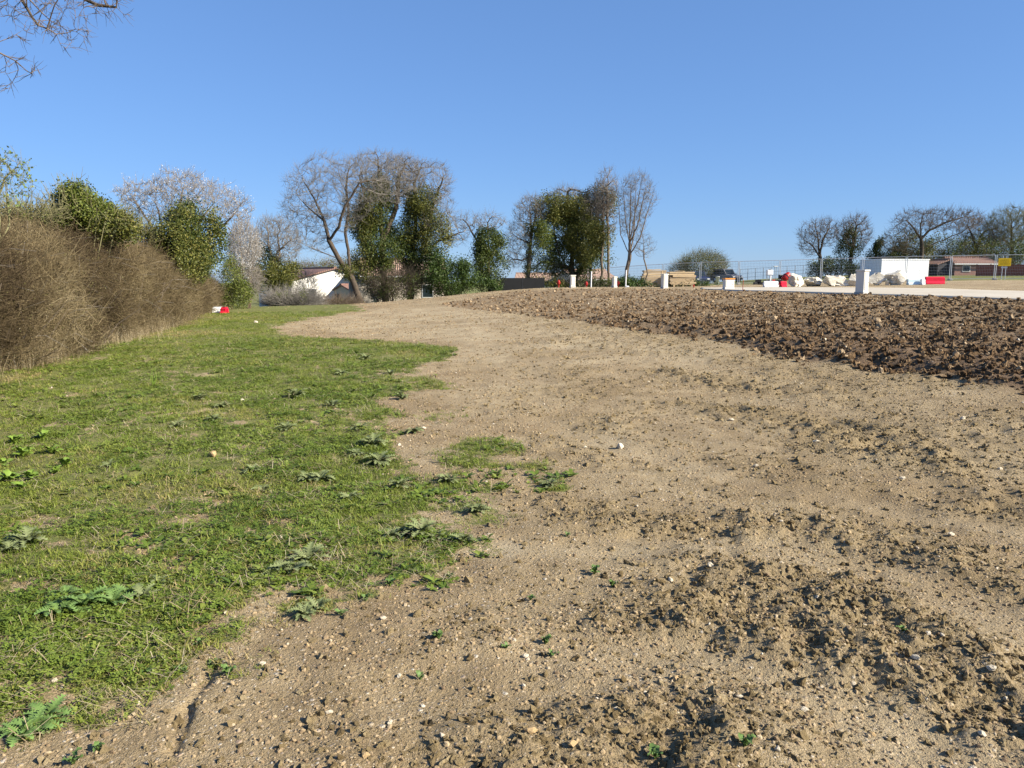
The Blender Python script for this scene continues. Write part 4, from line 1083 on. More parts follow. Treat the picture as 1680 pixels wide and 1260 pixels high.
# --- the tree whose branches reach into the top left of the view; it stands left of the hedge
def overhang():
    rg = np.random.default_rng(88)
    b = np.array([-10.2, 9.6, zb(-10.2, 9.6) - 0.1]); top = np.array([-9.8, 9.6, 5.0])
    tl = [b, b + (top - b) * 0.35 + [0.1, 0.1, 0], b + (top - b) * 0.7 + [-0.1, 0, 0], top]
    d = 9.6
    limbs = [tl, [top, at(-300, -220, d), at(-120, -130, d), at(10, -40, d - .1), at(62, 40, d - .2), at(92, 55, d - .2)],
             [at(-120, -130, d), at(60, -70, d + .3), at(130, -6, d + .4), at(160, 8, d + .4), at(190, 12, d + .4)],
             [top, at(-320, -40, d), at(-120, 40, d - .2), at(-10, 82, d - .3), at(25, 100, d - .3), at(45, 118, d - .3)],
             [top, at(-330, -350, d + .5), at(-250, -700, d + 1)], [top, at(-600, -300, d + 1.5), at(-800, -500, d + 2)],
             [at(10, -40, d - .1), at(50, 0, d + .2), at(68, 20, d + .2), at(85, 36, d + .2)]]
    ells = [E(105, 40, d - .1, 40, 38, .45), E(175, 10, d + .3, 42, 18, .4), E(45, 20, d, 50, 36, .5), E(25, 112, d - .2, 38, 20, .35), E(5, 65, d - .2, 22, 14, .3), E(0, 140, d - .2, 14, 10, .3), E(120, -60, d, 120, 60, .8)]
    big = [E(-300, -420, d + .6, 200, 200, 1.4), E(-560, -260, d + 1.4, 180, 180, 1.4)]
    # the out of frame crown is grown coarser in the same tree
    return tree('overhanging_tree', 'leafless tree reaching fine bare branches over the hedge against the sky', 'tree', b, limbs, ells * 5 + big, n_attr=3600, D=0.11, dk=0.10, trunk_r=0.11, tip=0.0028,
                seed=88, up=-0.03, twigs=2, twig_len=0.16, twig_mat='twig_brown', bark='bark_dark', maxn=5500, twig_up=0.0, twig_r=0.0022, thin=0.012)
overhang()

# ------------------------------------------------------------------ the bramble hedge
def twig_ball(seed, n=90, size=0.32, budn=26):
    rg = np.random.default_rng(seed)
    a = rg.normal(0, size * 0.5, (n, 3)); dv = unit(rg.normal(0, 0.55, (n, 3)) + np.array([0.35, -0.1, 0.55])); l = rg.uniform(0.15, 0.55, n)[:, None]
    d2 = unit(dv + rg.normal(0, 0.35, (n, 3)) + np.array([0.1, 0, -0.25])); m_ = a + dv * l * 0.5; e_ = m_ + d2 * l * 0.5; q_ = rg.uniform(0.0018, 0.0042, n)
    V1, F1 = skeleton_mesh('t', a, m_, q_ * 1.2, q_, dv, d2, 3); V2, F2 = skeleton_mesh('t', m_, e_, q_, q_ * 0.5, d2, d2, 3)
    return np_mesh('twig_ball', np.vstack([V1, V2]), np.vstack([F1, F2 + len(V1)]))
def bud_ball(seed, n=70, size=0.32):
    rg = np.random.default_rng(seed)
    V, Fc = leaf_quads(rg.normal(0, size * 0.55, (n, 3)), 0.028, rg)
    return np_mesh('bud_ball', V, Fc)
def build_hedge():
    rg = np.random.default_rng(5)
    root = empty('bramble_hedge', (hl[2][0], hl[2][1], zb(*hl[2])))
    tag(root, 'long dense brown bramble hedge along the left edge of the grass', 'hedge')
    inv = np.array(root.location)
    L = hd[-1]
    def place(n, deep):
        s_ = rg.random(n) * L
        x, y = np.interp(s_, hd, hl[:, 0]), np.interp(s_, hd, hl[:, 1])
        dx = np.interp(s_ + 0.5, hd, hl[:, 0]) - np.interp(s_ - 0.5, hd, hl[:, 0]); dy = np.interp(s_ + 0.5, hd, hl[:, 1]) - np.interp(s_ - 0.5, hd, hl[:, 1])
        ln = np.hypot(dx, dy) + 1e-9; nx, ny = -dy / ln, dx / ln            # to the left, into the hedge
        H = np.interp(s_, [0, 10, 18, 22, 26, 33, L], [2.1, 2.2, 2.35, 2.25, 1.95, 1.4, 0.9]) * (1 + 0.45 * fbm(x, y, 0.35, 3, 4) + 0.22 * fbm(x, y, 1.3, 3, 8))
        # cross section: quarter round front, flat back
        u = rg.random(n) ** 0.75 * 1.9; 
        a = np.clip(u, 0, 1.57)
        W = 1.9 + 0.9 * fbm(x, y, 0.5, 3, 9)
        rr = 1 - deep * rg.random(n) ** 1.5
        off = W * (1 - np.cos(a) ** 0.75 * rr) + np.maximum(u - 1.57, 0) * 5
        z = H * (np.sin(a) ** 0.85 * rr)
        bulge = 0.7 * fbm(x * 1.0 + z, y, 0.8, 3, 6) + 0.5 * fbm(x + z * 1.7, y + z, 2.0, 2, 2)
        off = off + bulge
        X, Y = x + nx * off, y + ny * off
        return np.c_[X, Y, h_base(X, Y) + np.maximum(0.12, z + 0.25 * fbm(X, Y, 1.2, 2, 3))], s_
    pts, s_ = place(9500, 0.32); pin, s2 = place(2500, 0.75)
    P = np.vstack([pts, pin])
    n = len(P); sc = rg.uniform(0.75, 1.25, n)
    tn = np.clip(0.47 + 1.5 * fbm(P[:, 0] + P[:, 2], P[:, 1] - P[:, 2], 0.8, 4, 2) + rg.normal(0, 0.2, n), 0, 1)
    rot = np.c_[rg.normal(0, 0.5, n), rg.normal(0, 0.5, n), rg.normal(0, 1.0, n)]
    scatter('twigs', P - inv, rot, np.c_[sc, sc, sc], tn, [twig_ball(k) for k in range(6)], M['twig'], root)
    k = rg.random(len(pts)) < 0.75
    Q = pts[k]
    scatter('buds', Q - inv, rnd_rot(len(Q), 3), np.ones((len(Q), 3)), np.clip(0.45 + fbm(Q[:, 0], Q[:, 2], 0.7, 3, 3) + rg.normal(0, 0.2, len(Q)), 0, 1), [bud_ball(k) for k in range(5)], M['bud'], root)
    # long arching canes
    m = 2600
    c, _ = place(m, 0.12)
    dv = unit(rg.normal(0, 0.5, (m, 3)) + np.array([0.5, -0.15, 0.55])); l = rg.uniform(0.5, 1.3, m)[:, None]
    p0 = c - dv * l * 0.4; p1 = c + dv * l * 0.3; d2 = unit(dv + np.array([0.2, -0.1, -0.6]) + rg.normal(0, 0.2, (m, 3))); p2 = p1 + d2 * l * 0.4; q = rg.uniform(0.003, 0.006, m)
    V1, F1 = skeleton_mesh('c', p0, p1, q * 1.2, q, dv, d2, 3); V2, F2 = skeleton_mesh('c', p1, p2, q, q * 0.5, d2, d2, 3)
    o = link_mesh('canes', np_mesh('canes', np.vstack([V1, V2]) - inv, np.vstack([F1, F2 + len(V1)]), True), M['twig_pale'], root)
    o['kind'] = 'stuff'
    # woody stems standing in the foot of the hedge
    m = 700; s_ = rg.random(m) * L; x, y = np.interp(s_, hd, hl[:, 0]), np.interp(s_, hd, hl[:, 1]); off = rg.uniform(0.0, 0.9, m)
    b = np.c_[x - off, y - off * 0.3, np.zeros(m)]; b[:, 2] = h_base(b[:, 0], b[:, 1]) - 0.05
    dv = unit(np.c_[rg.normal(0.05, 0.28, m), rg.normal(0, 0.28, m), np.ones(m)]); l = rg.uniform(0.5, 1.7, m)[:, None]; d2 = unit(dv + rg.normal(0, 0.25, (m, 3)))
    q = rg.uniform(0.004, 0.013, m); c1 = b + dv * l * 0.5; c2 = c1 + d2 * l * 0.5
    V1, F1 = skeleton_mesh('c', b, c1, q * 1.3, q, dv, d2, 4); V2, F2 = skeleton_mesh('c', c1, c2, q, q * 0.5, d2, d2, 4)
    o = link_mesh('stems', np_mesh('stems', np.vstack([V1, V2]) - inv, np.vstack([F1, F2 + len(V1)]), True), M['bark'], root); o['kind'] = 'stuff'
    # green and dead leaves caught in it
    cc, _ = place(90, 0.15); cc = np.repeat(cc, 60, 0) + rg.normal(0, 0.16, (5400, 3)); V, Fc = leaf_quads(cc, 0.045, rg)
    o = link_mesh('leaves', np_mesh('leaves', V - inv, Fc, False, np.repeat(rg.random(5400), 4)), M['ivy_olive'], root); o['kind'] = 'stuff'
build_hedge()
for k, (px, py, d, rx, rz, n, mt, lab) in enumerate(((330, 478, 36, 22, 26, 260, 'ivy_olive', 'reddish brown leafless bush at the far end of the bramble hedge'), (310, 492, 30.5, 10, 12, 220, 'leaf_green', 'small dark green bush low in the face of the hedge'),
        (232, 392, 26, 34, 22, 420, 'ivy_olive', 'olive twiggy shrub rising out of the hedge top below the blackthorn'), (45, 356, 18, 50, 16, 380, 'leaf_yellow', 'pale yellow green shrub along the hedge top below the elder'), (180, 368, 23, 40, 16, 300, 'ivy_olive', 'dry olive shrub in the hedge top right of the bright ivy bush'))):
    bush('hedge_shrub', lab, 'shrub', px, d, [E(px, py, d, rx, rz, .7)], [([E(px, py, d, rx, rz, .7)], n, 0.05, mt, 0.2)], 90 + k, 8, 'twig_brown', 700, twig_len=0.45, twig_mat='twig_olive' if k > 1 else 'twig_brown')
# ------------------------------------------------------------------ materials of built things
def mat_tiles(name, c):
    t = NT(name); v = t.coord()
    w = t.n('TexWave'); w.wave_type = 'BANDS'; w.bands_direction = 'X'; w.inputs['Scale'].default_value = 1.6; w.inputs['Distortion'].default_value = 0.6
    t.l(v, w.inputs['Vector'])
    n1 = t.noise(1.7, 4, 0.7, v); n2 = t.noise(9, 3, 0.6, v)
    col = t.ramp(n2, [(0.3, tuple(x * 0.65 for x in c)), (0.55, c), (0.75, tuple(min(1, x * 1.25) for x in c))])
    col = t.mix(t.ramp(n1, [(0.5, (0, 0, 0)), (0.7, (0.5, 0.5, 0.5))]), col, (0.22, 0.17, 0.13))
    return t.done(col, 0.85, t.bump(w.outputs['Fac'], 0.8, 0.06))
def mat_boards(name, c, scale=1.3):
    t = NT(name); v = t.coord(); mp = t.n('Mapping'); mp.inputs['Scale'].default_value = (1, 8, 14); t.l(v, mp.inputs[0])
    n1 = t.noise(scale, 5, 0.65, mp.outputs[0], 0.6); oi = t.n('ObjectInfo')
    col = t.ramp(n1, [(0.25, tuple(x * 0.6 for x in c)), (0.5, c), (0.75, tuple(min(1, x * 1.25) for x in c))])
    f = t.ramp(oi.outputs['Random'], [(0.0, (0.75, 0.72, 0.68)), (1.0, (1.15, 1.12, 1.05))])
    return t.done(t.mix(1.0, col, f, 'MULTIPLY'), 0.8, t.bump(n1, 0.3, 0.01))
def mat_limestone():
    t = NT('limestone'); v = t.coord(); n1 = t.noise(1.6, 6, 0.7, v); n2 = t.noise(7, 5, 0.7, v)
    col = t.ramp(n1, [(0.3, (0.46, 0.41, 0.31)), (0.5, (0.66, 0.62, 0.52)), (0.7, (0.76, 0.73, 0.66))])
    col = t.mix(t.ramp(n2, [(0.55, (0, 0, 0)), (0.7, (0.6, 0.6, 0.6))]), col, (0.36, 0.27, 0.15))
    return t.done(col, 0.9, t.bump(n2, 0.7, 0.05))
def mat_render(name, c, stain=(0.35, 0.32, 0.27), amt=0.35):
    t = NT(name); v = t.coord(); n1 = t.noise(0.9, 6, 0.7, v); n2 = t.noise(30, 3, 0.6, v)
    col = t.mix(t.ramp(n1, [(0.48, (0, 0, 0)), (0.75, (amt, amt, amt))]), tuple(c), stain)
    return t.done(col, 0.9, t.bump(n2, 0.25, 0.01))
def mat_brick(name, c1, c2, mortar):
    t = NT(name); v = t.coord(); mp = t.n('Mapping'); mp.inputs['Rotation'].default_value = (R(90), 0, 0); t.l(v, mp.inputs[0])
    b = t.n('TexBrick'); b.inputs['Scale'].default_value = 4; t.l(mp.outputs[0], b.inputs['Vector'])
    b.inputs['Color1'].default_value = (*c1, 1); b.inputs['Color2'].default_value = (*c2, 1); b.inputs['Mortar'].default_value = (*mortar, 1)
    return t.done(b.outputs[0], 0.9, t.bump(b.outputs['Fac'], 0.3, -0.01))
M['white_render'] = mat_render('white_render', (0.76, 0.73, 0.67), (0.5, 0.46, 0.38), 0.25)
M['beige_render'] = mat_render('beige_render', (0.50, 0.43, 0.34))
M['old_render'] = mat_render('old_render', (0.40, 0.36, 0.30), (0.22, 0.20, 0.16), 0.6)
M['tile_red'] = mat_tiles('roof_tile_red', (0.25, 0.145, 0.115))
M['tile_pink'] = mat_tiles('roof_tile_pink', (0.42, 0.28, 0.21))
M['tile_brown'] = mat_tiles('roof_tile_brown', (0.27, 0.16, 0.125))
M['brick'] = mat_brick('red_brick', (0.24, 0.125, 0.098), (0.29, 0.16, 0.125), (0.30, 0.25, 0.21))
M['gable_shade'] = mat_boards('gable_shade_dark', (0.045, 0.045, 0.055))  # near black tone paints the shade on the bungalow's gable side
M['cabin_white'] = mat_render('cabin_white_sheet', (0.78, 0.79, 0.80), (0.6, 0.58, 0.54), 0.2)
M['trim_white'] = mat_plain('trim_white_paint', (0.76, 0.75, 0.72), 0.5, 0.05)
M['dark'] = mat_plain('dark_opening', (0.02, 0.021, 0.024), 0.4, 0.2)
M['steel'] = mat_plain('galvanised_steel', (0.50, 0.52, 0.54), 0.4, 0.12, 4, metallic=0.75)
M['wire'] = mat_plain('galvanised_wire', (0.34, 0.35, 0.36), 0.5, 0.12, 4, metallic=0.5)
M['concrete'] = mat_plain('cast_concrete', (0.46, 0.44, 0.40), 0.9, 0.15, 5, 0.4)
M['cream'] = mat_render('meter_box_cream', (0.74, 0.70, 0.60), (0.52, 0.45, 0.34), 0.3)
M['orange'] = mat_plain('orange_plastic', (0.72, 0.27, 0.04), 0.5, 0.15, 5)
M['red_paint'] = mat_plain('red_paint', (0.36, 0.022, 0.018), 0.45, 0.2, 5)
M['red_plastic'] = mat_plain('red_plastic', (0.62, 0.015, 0.045), 0.45, 0.12, 4)
M['white_plastic'] = mat_plain('white_plastic', (0.78, 0.79, 0.79), 0.45, 0.06, 4)
M['blue_plastic'] = mat_plain('pale_blue_plastic', (0.55, 0.68, 0.74), 0.45, 0.1, 4)
M['timber'] = mat_boards('sawn_timber', (0.48, 0.375, 0.24))
M['fence_wood'] = mat_boards('red_brown_fence_wood', (0.20, 0.065, 0.045))
M['limestone'] = mat_limestone()
M['yellow'] = mat_plain('yellow_sign_paint', (0.80, 0.52, 0.02), 0.5, 0.05)
M['black_mesh'] = mat_plain('black_screen_cloth', (0.007, 0.0075, 0.009), 0.8, 0.25, 3)
M['tyre'] = mat_plain('tyre_rubber', (0.025, 0.025, 0.026), 0.85, 0.15)
M['glass'] = mat_plain('car_glass', (0.02, 0.03, 0.035), 0.08, 0.1)
M['car_grey'] = mat_plain('car_paint_grey', (0.20, 0.19, 0.19), 0.3, 0.06, metallic=0.3)
M['car_blue'] = mat_plain('car_paint_dark_blue', (0.03, 0.04, 0.09), 0.3, 0.06, metallic=0.2)
M['lamp_clear'] = mat_plain('lamp_lens', (0.7, 0.7, 0.68), 0.2, 0.05)
M['stone'] = mat_plain('field_stone_cream', (0.58, 0.50, 0.37), 0.9, 0.25, 14, 0.6, 30)
M['stone_ochre'] = mat_plain('field_stone_ochre', (0.46, 0.32, 0.16), 0.9, 0.3, 14, 0.6, 30)
M['thistle'] = mat_plain('thistle_leaf', (0.155, 0.180, 0.072), 0.6, 0.35, 9)
M['thistle_green'] = mat_plain('thistle_leaf_green', (0.115, 0.185, 0.048), 0.55, 0.35, 9)
M['dock'] = mat_plain('dock_leaf', (0.150, 0.225, 0.032), 0.5, 0.25, 9)

# ------------------------------------------------------------------ houses
def gable_house(name, label, px, d, w, dep, eave, rise, phi, wall_m, roof_m, windows=(), door=None, chimney=None, zoff=0.0, over=0.25, ridge='y', cat='house'):
    """local frame: front faces -y. ridge 'y': gable in front; ridge 'x': eaves in front"""
    p = at(px, 455, d); root = empty(name, (p[0], p[1], zb(p[0], p[1]) + zoff), phi)
    tag(root, label, cat)
    mb = MB()
    if ridge == 'y': mb.prism([(-w / 2, -0.5), (w / 2, -0.5), (w / 2, eave), (0, eave + rise), (-w / 2, eave)], 'y', 0, dep)
    else: mb.prism([(0, -0.5), (dep, -0.5), (dep, eave), (dep / 2, eave + rise), (0, eave)], 'x', -w / 2, w / 2)
    mb.build('wall', M[wall_m], root)
    half = (w if ridge == 'y' else dep) / 2; sl = math.atan2(rise, half); ln = half / math.cos(sl) + over
    for s_ in (-1, 1):
        mb = MB(); t_ = 0.12
        cx, cz = s_ * (half / 2 + over * math.cos(sl) / 2), eave + rise / 2 - over * math.sin(sl) / 2 + t_ / 2 / math.cos(sl) + 0.01
        if ridge == 'y': mb.box((cx, dep / 2, cz), (ln, dep + 2 * over, t_), ry=s_ * sl)
        else: mb.box((0, dep / 2 + cx, cz), (w + 2 * over, ln, t_), rx=-s_ * sl)
        r_ = mb.build('roof', M[roof_m], root)
        if s_ == -1 and chimney:
            MB().box((chimney[0], chimney[1], eave + rise + chimney[2] / 2 - 0.3), (0.6, 0.6, chimney[2] + 0.6), bev=0.02).build('chimney', M['white_render'], r_)
    mb = MB()
    if ridge == 'y': mb.box((0, dep / 2, eave + rise + 0.16), (0.3, dep + 2 * over + 0.04, 0.12), bev=0.03)
    else: mb.box((0, dep / 2, eave + rise + 0.16), (w + 2 * over + 0.04, 0.3, 0.12), bev=0.03)
    mb.build('ridge_tiles', M[roof_m], root)
    if ridge == 'x': MB().box((0, -over - 0.07, eave - 0.08), (w + 2 * over, 0.12, 0.12), bev=0.02).build('gutter', M['trim_white'], root)
    for (wx, wz, ww, wh) in windows:
        f = MB()
        f.box((wx, -0.02, wz), (ww + 0.12, 0.08, wh + 0.12), bev=0.01); fo = f.build('window', M['trim_white'], root)
        MB().box((wx, -0.065, wz), (ww, 0.02, wh)).build('pane', M['glass'], fo)
    if door:
        do = MB().box((door[0], -0.03, door[2] / 2), (door[1], 0.08, door[2]), bev=0.01).build('door', M[door[3]], root)
        MB().box((door[0] + door[1] * 0.36, -0.09, door[2] / 2), (0.05, 0.05, 0.12)).build('handle', M['steel'], do)
    return root

gable_house('white_house', 'white gabled house with a low red tiled roof behind the forked bare tree', 549, 74, 8.4, 11, 2.75, 1.05, R(33), 'white_render', 'tile_red', windows=((-2.2, 1.5, 0.7, 0.9),))
gable_house('garden_shed', 'small lean-to shed with red tiles and a dark doorway before the white house', 560, 70.5, 2.2, 2.2, 1.8, 0.4, R(-38), 'old_render', 'tile_red', door=(-0.6, 0.6, 1.5, 'dark'), cat='shed', over=0.12)
gable_house('tiled_house', 'pale house with pink tiled roof glimpsed between the ivy clad trees', 662, 72, 7.5, 7, 2.9, 1.5, R(8), 'beige_render', 'tile_pink', windows=((-2, 1.5, 0.9, 1.1), (2.2, 1.5, 0.9, 1.1)), chimney=(2.2, 3.0, 0.9), ridge='x')
gable_house('far_bungalow', 'far cream bungalow with pale pink roof seen left of the big ivy tree', 888, 104, 7, 7, 2.7, 1.3, R(-6), 'white_render', 'tile_pink', windows=((-1.5, 1.4, 1, 1.1),), ridge='x', zoff=-0.9)
gable_house('far_bungalow', 'far cream bungalow seen between the thin trunks right of the big ivy tree', 978, 100, 5.6, 7, 2.6, 1.1, R(20), 'beige_render', 'tile_pink', windows=((1.2, 1.4, 0.9, 1.1),), ridge='x', zoff=-0.9)
gable_house('far_bungalow', 'far low pale roofed bungalow above the black screen fence', 838, 108, 5.5, 7, 2.5, 1.0, R(-10), 'white_render', 'tile_pink', windows=((0, 1.4, 1, 1.1),), ridge='x', zoff=-1.0)
gable_house('brick_bungalow', 'small red brick bungalow with brown roof behind the mesh fence', 1598, 84, 4.2, 4.0, 1.5, 0.55, R(-2), 'brick', 'tile_brown', windows=((-0.9, 0.95, 0.7, 0.55), (1.3, 0.9, 0.45, 0.7)), ridge='x', zoff=-0.25)
# the bungalow's shaded gable end, as an added block with shade in its colour
gable_house('shaded_gable', 'shaded gable end left on the brick bungalow, shade put into its dark colour', 1555, 84.5, 2.6, 3.0, 1.45, 0.45, R(8), 'gable_shade', 'tile_brown', door=(0.5, 0.7, 1.2, 'dark'), zoff=-0.25, cat='shed')

def wall_thing(name, label, cat, px, d, w, h, th, rz, m, cap=None):
    p = at(px, 460, d); root = empty(name, (p[0], p[1], zb(p[0], p[1])), rz); tag(root, label, cat)
    mb = MB(); mb.box((0, 0, h / 2 - 0.3), (w, th, h + 0.6), bev=0.02); mb.build('masonry', M[m], root)
    if cap: MB().box((0, 0, h + 0.04), (w + 0.08, th + 0.1, 0.08), bev=0.015).build('coping', M[cap], root)
    return root
wall_thing('old_wall', 'old grey rendered wall in the shade right of the forked tree trunk', 'wall', 596, 60, 2.2, 2.6, 0.4, R(20), 'old_render', 'tile_red')
wall_thing('block_wall', 'low grey block wall in front of the white house', 'wall', 557, 63, 2.6, 0.75, 0.25, R(5), 'concrete')

# white site cabin
def cabin():
    p = at(1484, 455, 69); root = empty('site_cabin', (p[0], p[1], zb(p[0], p[1])), R(9)); tag(root, 'white flat roofed site cabin behind the boulders and mesh fence', 'cabin')
    w, dp, h = 4.6, 3.2, 1.72
    MB().box((0, dp / 2, h / 2 - 0.05), (w, dp, h + 0.1), bev=0.03).build('body', M['cabin_white'], root)
    MB().box((0, dp / 2, h + 0.05), (w + 0.08, dp + 0.08, 0.10), bev=0.02).build('roof', M['cabin_white'], root)
    for k in range(8):
        MB().box((-w / 2 + 0.3 + k * (w - 0.6) / 7, -0.003, h / 2), (0.03, 0.010, h - 0.15)).build('panel_rib', M['cabin_white'], root)
    for k in range(6):
        MB().box((-w / 2 - 0.012, 0.25 + k * (dp - 0.5) / 5, h / 2), (0.02, 0.05, h - 0.15)).build('panel_rib', M['cabin_white'], root)
    MB().box((0, -0.02, 0.06), (w, 0.05, 0.1)).build('base_rail', M['steel'], root)
cabin()

# ------------------------------------------------------------------ mesh site fence
def fence():
    W, H = 3.4, 2.0
    posts_px = [(905, 70.5), (965, 70), (1027, 69.2), (1088, 68.6), (1149, 67.8), (1212, 67), (1279, 66.4), (1347, 65.8), (1415, 65), (1486, 64.2), (1559, 63.4), (1632, 62.6), (1706, 61.6)]
    P = []
    for px, d in posts_px:
        p = at(px, 455, d); P.append(Vector((p[0], p[1], zb(p[0], p[1]))))
    post = MB().tube((0, 0, 0), (0, 0, H), 0.024, n=8); me_post = None
    near = ['behind the big ivy tree', 'behind the red hydrants', 'at the tall bare tree', 'behind the left timber stack', 'behind the right timber stack', 'behind the grey car', 'left of the cement mixer',
            'behind the leftmost boulders', 'in front of the dark hedge', 'before the white cabin', 'before the shaded gable', 'carrying the yellow sign']
    proto = {}
    for k in range(len(P) - 1):
        a, b = P[k], P[k + 1]; v = b - a; L = v.length
        root = empty('fence_panel', a, math.atan2(v.y, v.x)); tag(root, 'galvanised mesh fence panel ' + near[k], 'fence panel', 'mesh panels of the site fence')
        slope = v.z / math.hypot(v.x, v.y); Lh = math.hypot(v.x, v.y) - 0.08
        for x in (0.04, Lh):
            MB().tube((x, 0, slope * x + 0.02), (x, 0, slope * x + H), 0.030, n=8).build('post', M['steel'], root)
        for z in (0.12, H - 0.02):
            MB().tube((0.04, 0, slope * 0.04 + z), (Lh, 0, slope * Lh + z), 0.024, n=6).build('rail', M['steel'], root)
        mb = MB(); n = 26
        for q in range(1, n):
            x = 0.04 + (Lh - 0.04) * q / n; mb.tube((x, 0, slope * x + 0.12), (x, 0, slope * x + H - 0.02), 0.006, n=3, cap=False)
        for q in range(1, 8):
            z = 0.12 + (H - 0.14) * q / 8; mb.tube((0.04, 0.003, slope * 0.04 + z), (Lh, 0.003, slope * Lh + z), 0.006, n=3, cap=False)
        o = mb.build('wire_mesh', M['wire'], root); o['kind'] = 'stuff'
        MB().box((0.0, 0, 0.07), (0.24, 0.62, 0.14), bev=0.02).build('foot_block', M['concrete'], root)
    return P
FP = fence()

def sign():
    p = at(1648, 430, 62.1); root = empty('warning_sign', (p[0], p[1], zb(p[0], p[1]) + 1.1), math.atan2(FP[-1].y - FP[-2].y, FP[-1].x - FP[-2].x)); tag(root, 'yellow rectangular notice fixed to the mesh fence', 'sign')
    z0 = p[2] - root.location.z
    MB().box((0, -0.06, z0), (0.88, 0.02, 0.62), bev=0.005).build('sign_board', M['yellow'], root)
    rg = random.Random(4); mb = MB()
    for row in range(3):                      # worn rows of small print, too far off to read
        x = -0.3
        while x < 0.28:
            w = rg.uniform(0.03, 0.11); mb.box((x + w / 2, -0.0735, z0 + 0.16 - 0.15 * row), (w, 0.004, 0.035)); x += w + rg.uniform(0.02, 0.05)
    o = mb.build('print', mat_plain('brown_print', (0.25, 0.15, 0.02), 0.6), root); o['kind'] = 'stuff'
    for x in (-0.12, 0.12): MB().tube((x, -0.03, z0 - 0.7 - 0.9), (x, -0.03, z0 + 0.5), 0.025).build('post', M['steel'], root)
    MB().box((0, -0.045, z0 - 0.42), (0.45, 0.02, 0.12), bev=0.005).build('plate', M['steel'], root)
sign()

def wire_fence():
    a, b = at(1214, 452, 108), at(1344, 452, 104); root = empty('post_fence', (a[0], a[1], zb(a[0], a[1]))); tag(root, 'thin post and wire fence along the grassy bank beyond the site', 'fence')
    n = 11; tops = []
    for k in range(n):
        q = a + (b - a) * k / (n - 1); z = zb(q[0], q[1]); l = Vector((q[0], q[1], z)) - root.location
        MB().tube(l, l + Vector((0, 0, 1.55)), 0.035, n=6).build('post', M['wire'], root); tops.append(l)
    for h in (1.5, 0.9, 0.4):
        mb = MB()
        for u, v in zip(tops[:-1], tops[1:]): mb.tube(u + Vector((0, 0, h)), v + Vector((0, 0, h)), 0.018, n=3)
        mb.build('wire', M['wire'], root)
wire_fence()

def screen_fence():
    pts = []
    for px, d in ((821, 57), (857, 57.4), (892, 57.8)):
        p = at(px, 460, d); pts.append(Vector((p[0], p[1], zb(p[0], p[1]))))
    zt = [at(px, 456, 57.4)[2] for px in (0, 1, 2)]
    root = empty('screen_fence', pts[0]); tag(root, 'low black screen cloth fence behind the crest of the gravel mound', 'fence')
    for p in pts:
        l = p - pts[0]; MB().tube(l, Vector((l.x, l.y, zt[0] - pts[0].z + 0.06)), 0.04, n=8).build('post', M['dark'], root)
    for a, b in zip(pts[:-1], pts[1:]):
        a, b = a - pts[0], b - pts[0]; z1 = zt[0] - pts[0].z
        mb = MB(); mb.add([(a.x, a.y - .02, a.z), (b.x, b.y - .02, b.z), (b.x, b.y - .02, z1), (a.x, a.y - .02, z1), (a.x, a.y + .02, a.z), (b.x, b.y + .02, b.z), (b.x, b.y + .02, z1), (a.x, a.y + .02, z1)],
                          [(0, 1, 2, 3), (7, 6, 5, 4), (0, 4, 5, 1), (3, 2, 6, 7), (0, 3, 7, 4), (1, 5, 6, 2)])
        mb.build('screen_panel', M['black_mesh'], root)
screen_fence()

def wood_fence():
    a, b = at(1602, 452, 79), at(1720, 452, 76); root = empty('wooden_fence', (a[0], a[1], zb(a[0], a[1]))); tag(root, 'red brown wooden board fence right of the brick bungalow', 'fence')
    n = 44; mb = MB(); rz = math.atan2(b[1] - a[1], b[0] - a[0])
    for k in range(n):
        q = a + (b - a) * (k + 0.5) / n; z = zb(q[0], q[1]); l = Vector((q[0], q[1], z)) - root.location
        mb.box((l.x, l.y, l.z + 0.55), (0.145, 0.02, 1.1 + 0.04 * math.sin(k * 2.1)), rz)
    o = mb.build('boards', M['fence_wood'], root); o['kind'] = 'stuff'
    for k in range(6):
        q = a + (b - a) * k / 5; l = Vector((q[0], q[1], zb(q[0], q[1]))) - root.location
        MB().box((l.x, l.y + 0.07, l.z + 0.6), (0.1, 0.1, 1.2), rz).build('post', M['fence_wood'], root)
wood_fence()

# ------------------------------------------------------------------ meter boxes, hydrants, stakes
def meter_box(label, px, d, w, dp, h, rz, lid='cream', sink=0.03):
    p = at(px, 470, d); root = empty('meter_box', (p[0], p[1], zat(p[0], p[1]) - sink), rz); tag(root, label, 'meter box', 'meter boxes along the road edge')
    MB().box((0, 0, 0.05), (w + 0.05, dp + 0.05, 0.16), bev=0.012).build('plinth', M['concrete'], root)
    MB().box((0, 0, h / 2 + 0.06), (w, dp, h - 0.12), bev=0.012).build('body', M['cream'], root)
    do = MB().box((0, -dp / 2 - 0.006, h / 2 + 0.08), (w - 0.08, 0.02, h - 0.26), bev=0.005).build('door', M['cream'], root)
    MB().tube((w * 0.3, -dp / 2 - 0.015, h * 0.55), (w * 0.3, -dp / 2 - 0.03, h * 0.55), 0.018, n=8).build('lock', M['steel'], do)
    MB().box((0, -0.005, h + 0.025), (w + 0.05, dp + 0.06, 0.055), bev=0.014).build('lid', M[lid], root)
    return root
def px2m(px, d): return px * d / F_PX
meter_box('cream meter box standing before the trunk of the big ivy tree', 939.5, 45.2, px2m(7.5, 45), 0.25, px2m(20, 45), R(12))
meter_box('small cream meter box beside a red hydrant left of the tall bare tree', 1008, 44.6, px2m(5.5, 45), 0.24, px2m(17, 45), R(22))
meter_box('white meter box with a grey shaded side in front of the timber stacks', 1090, 42.5, px2m(8, 43), 0.28, px2m(23, 43), R(22))
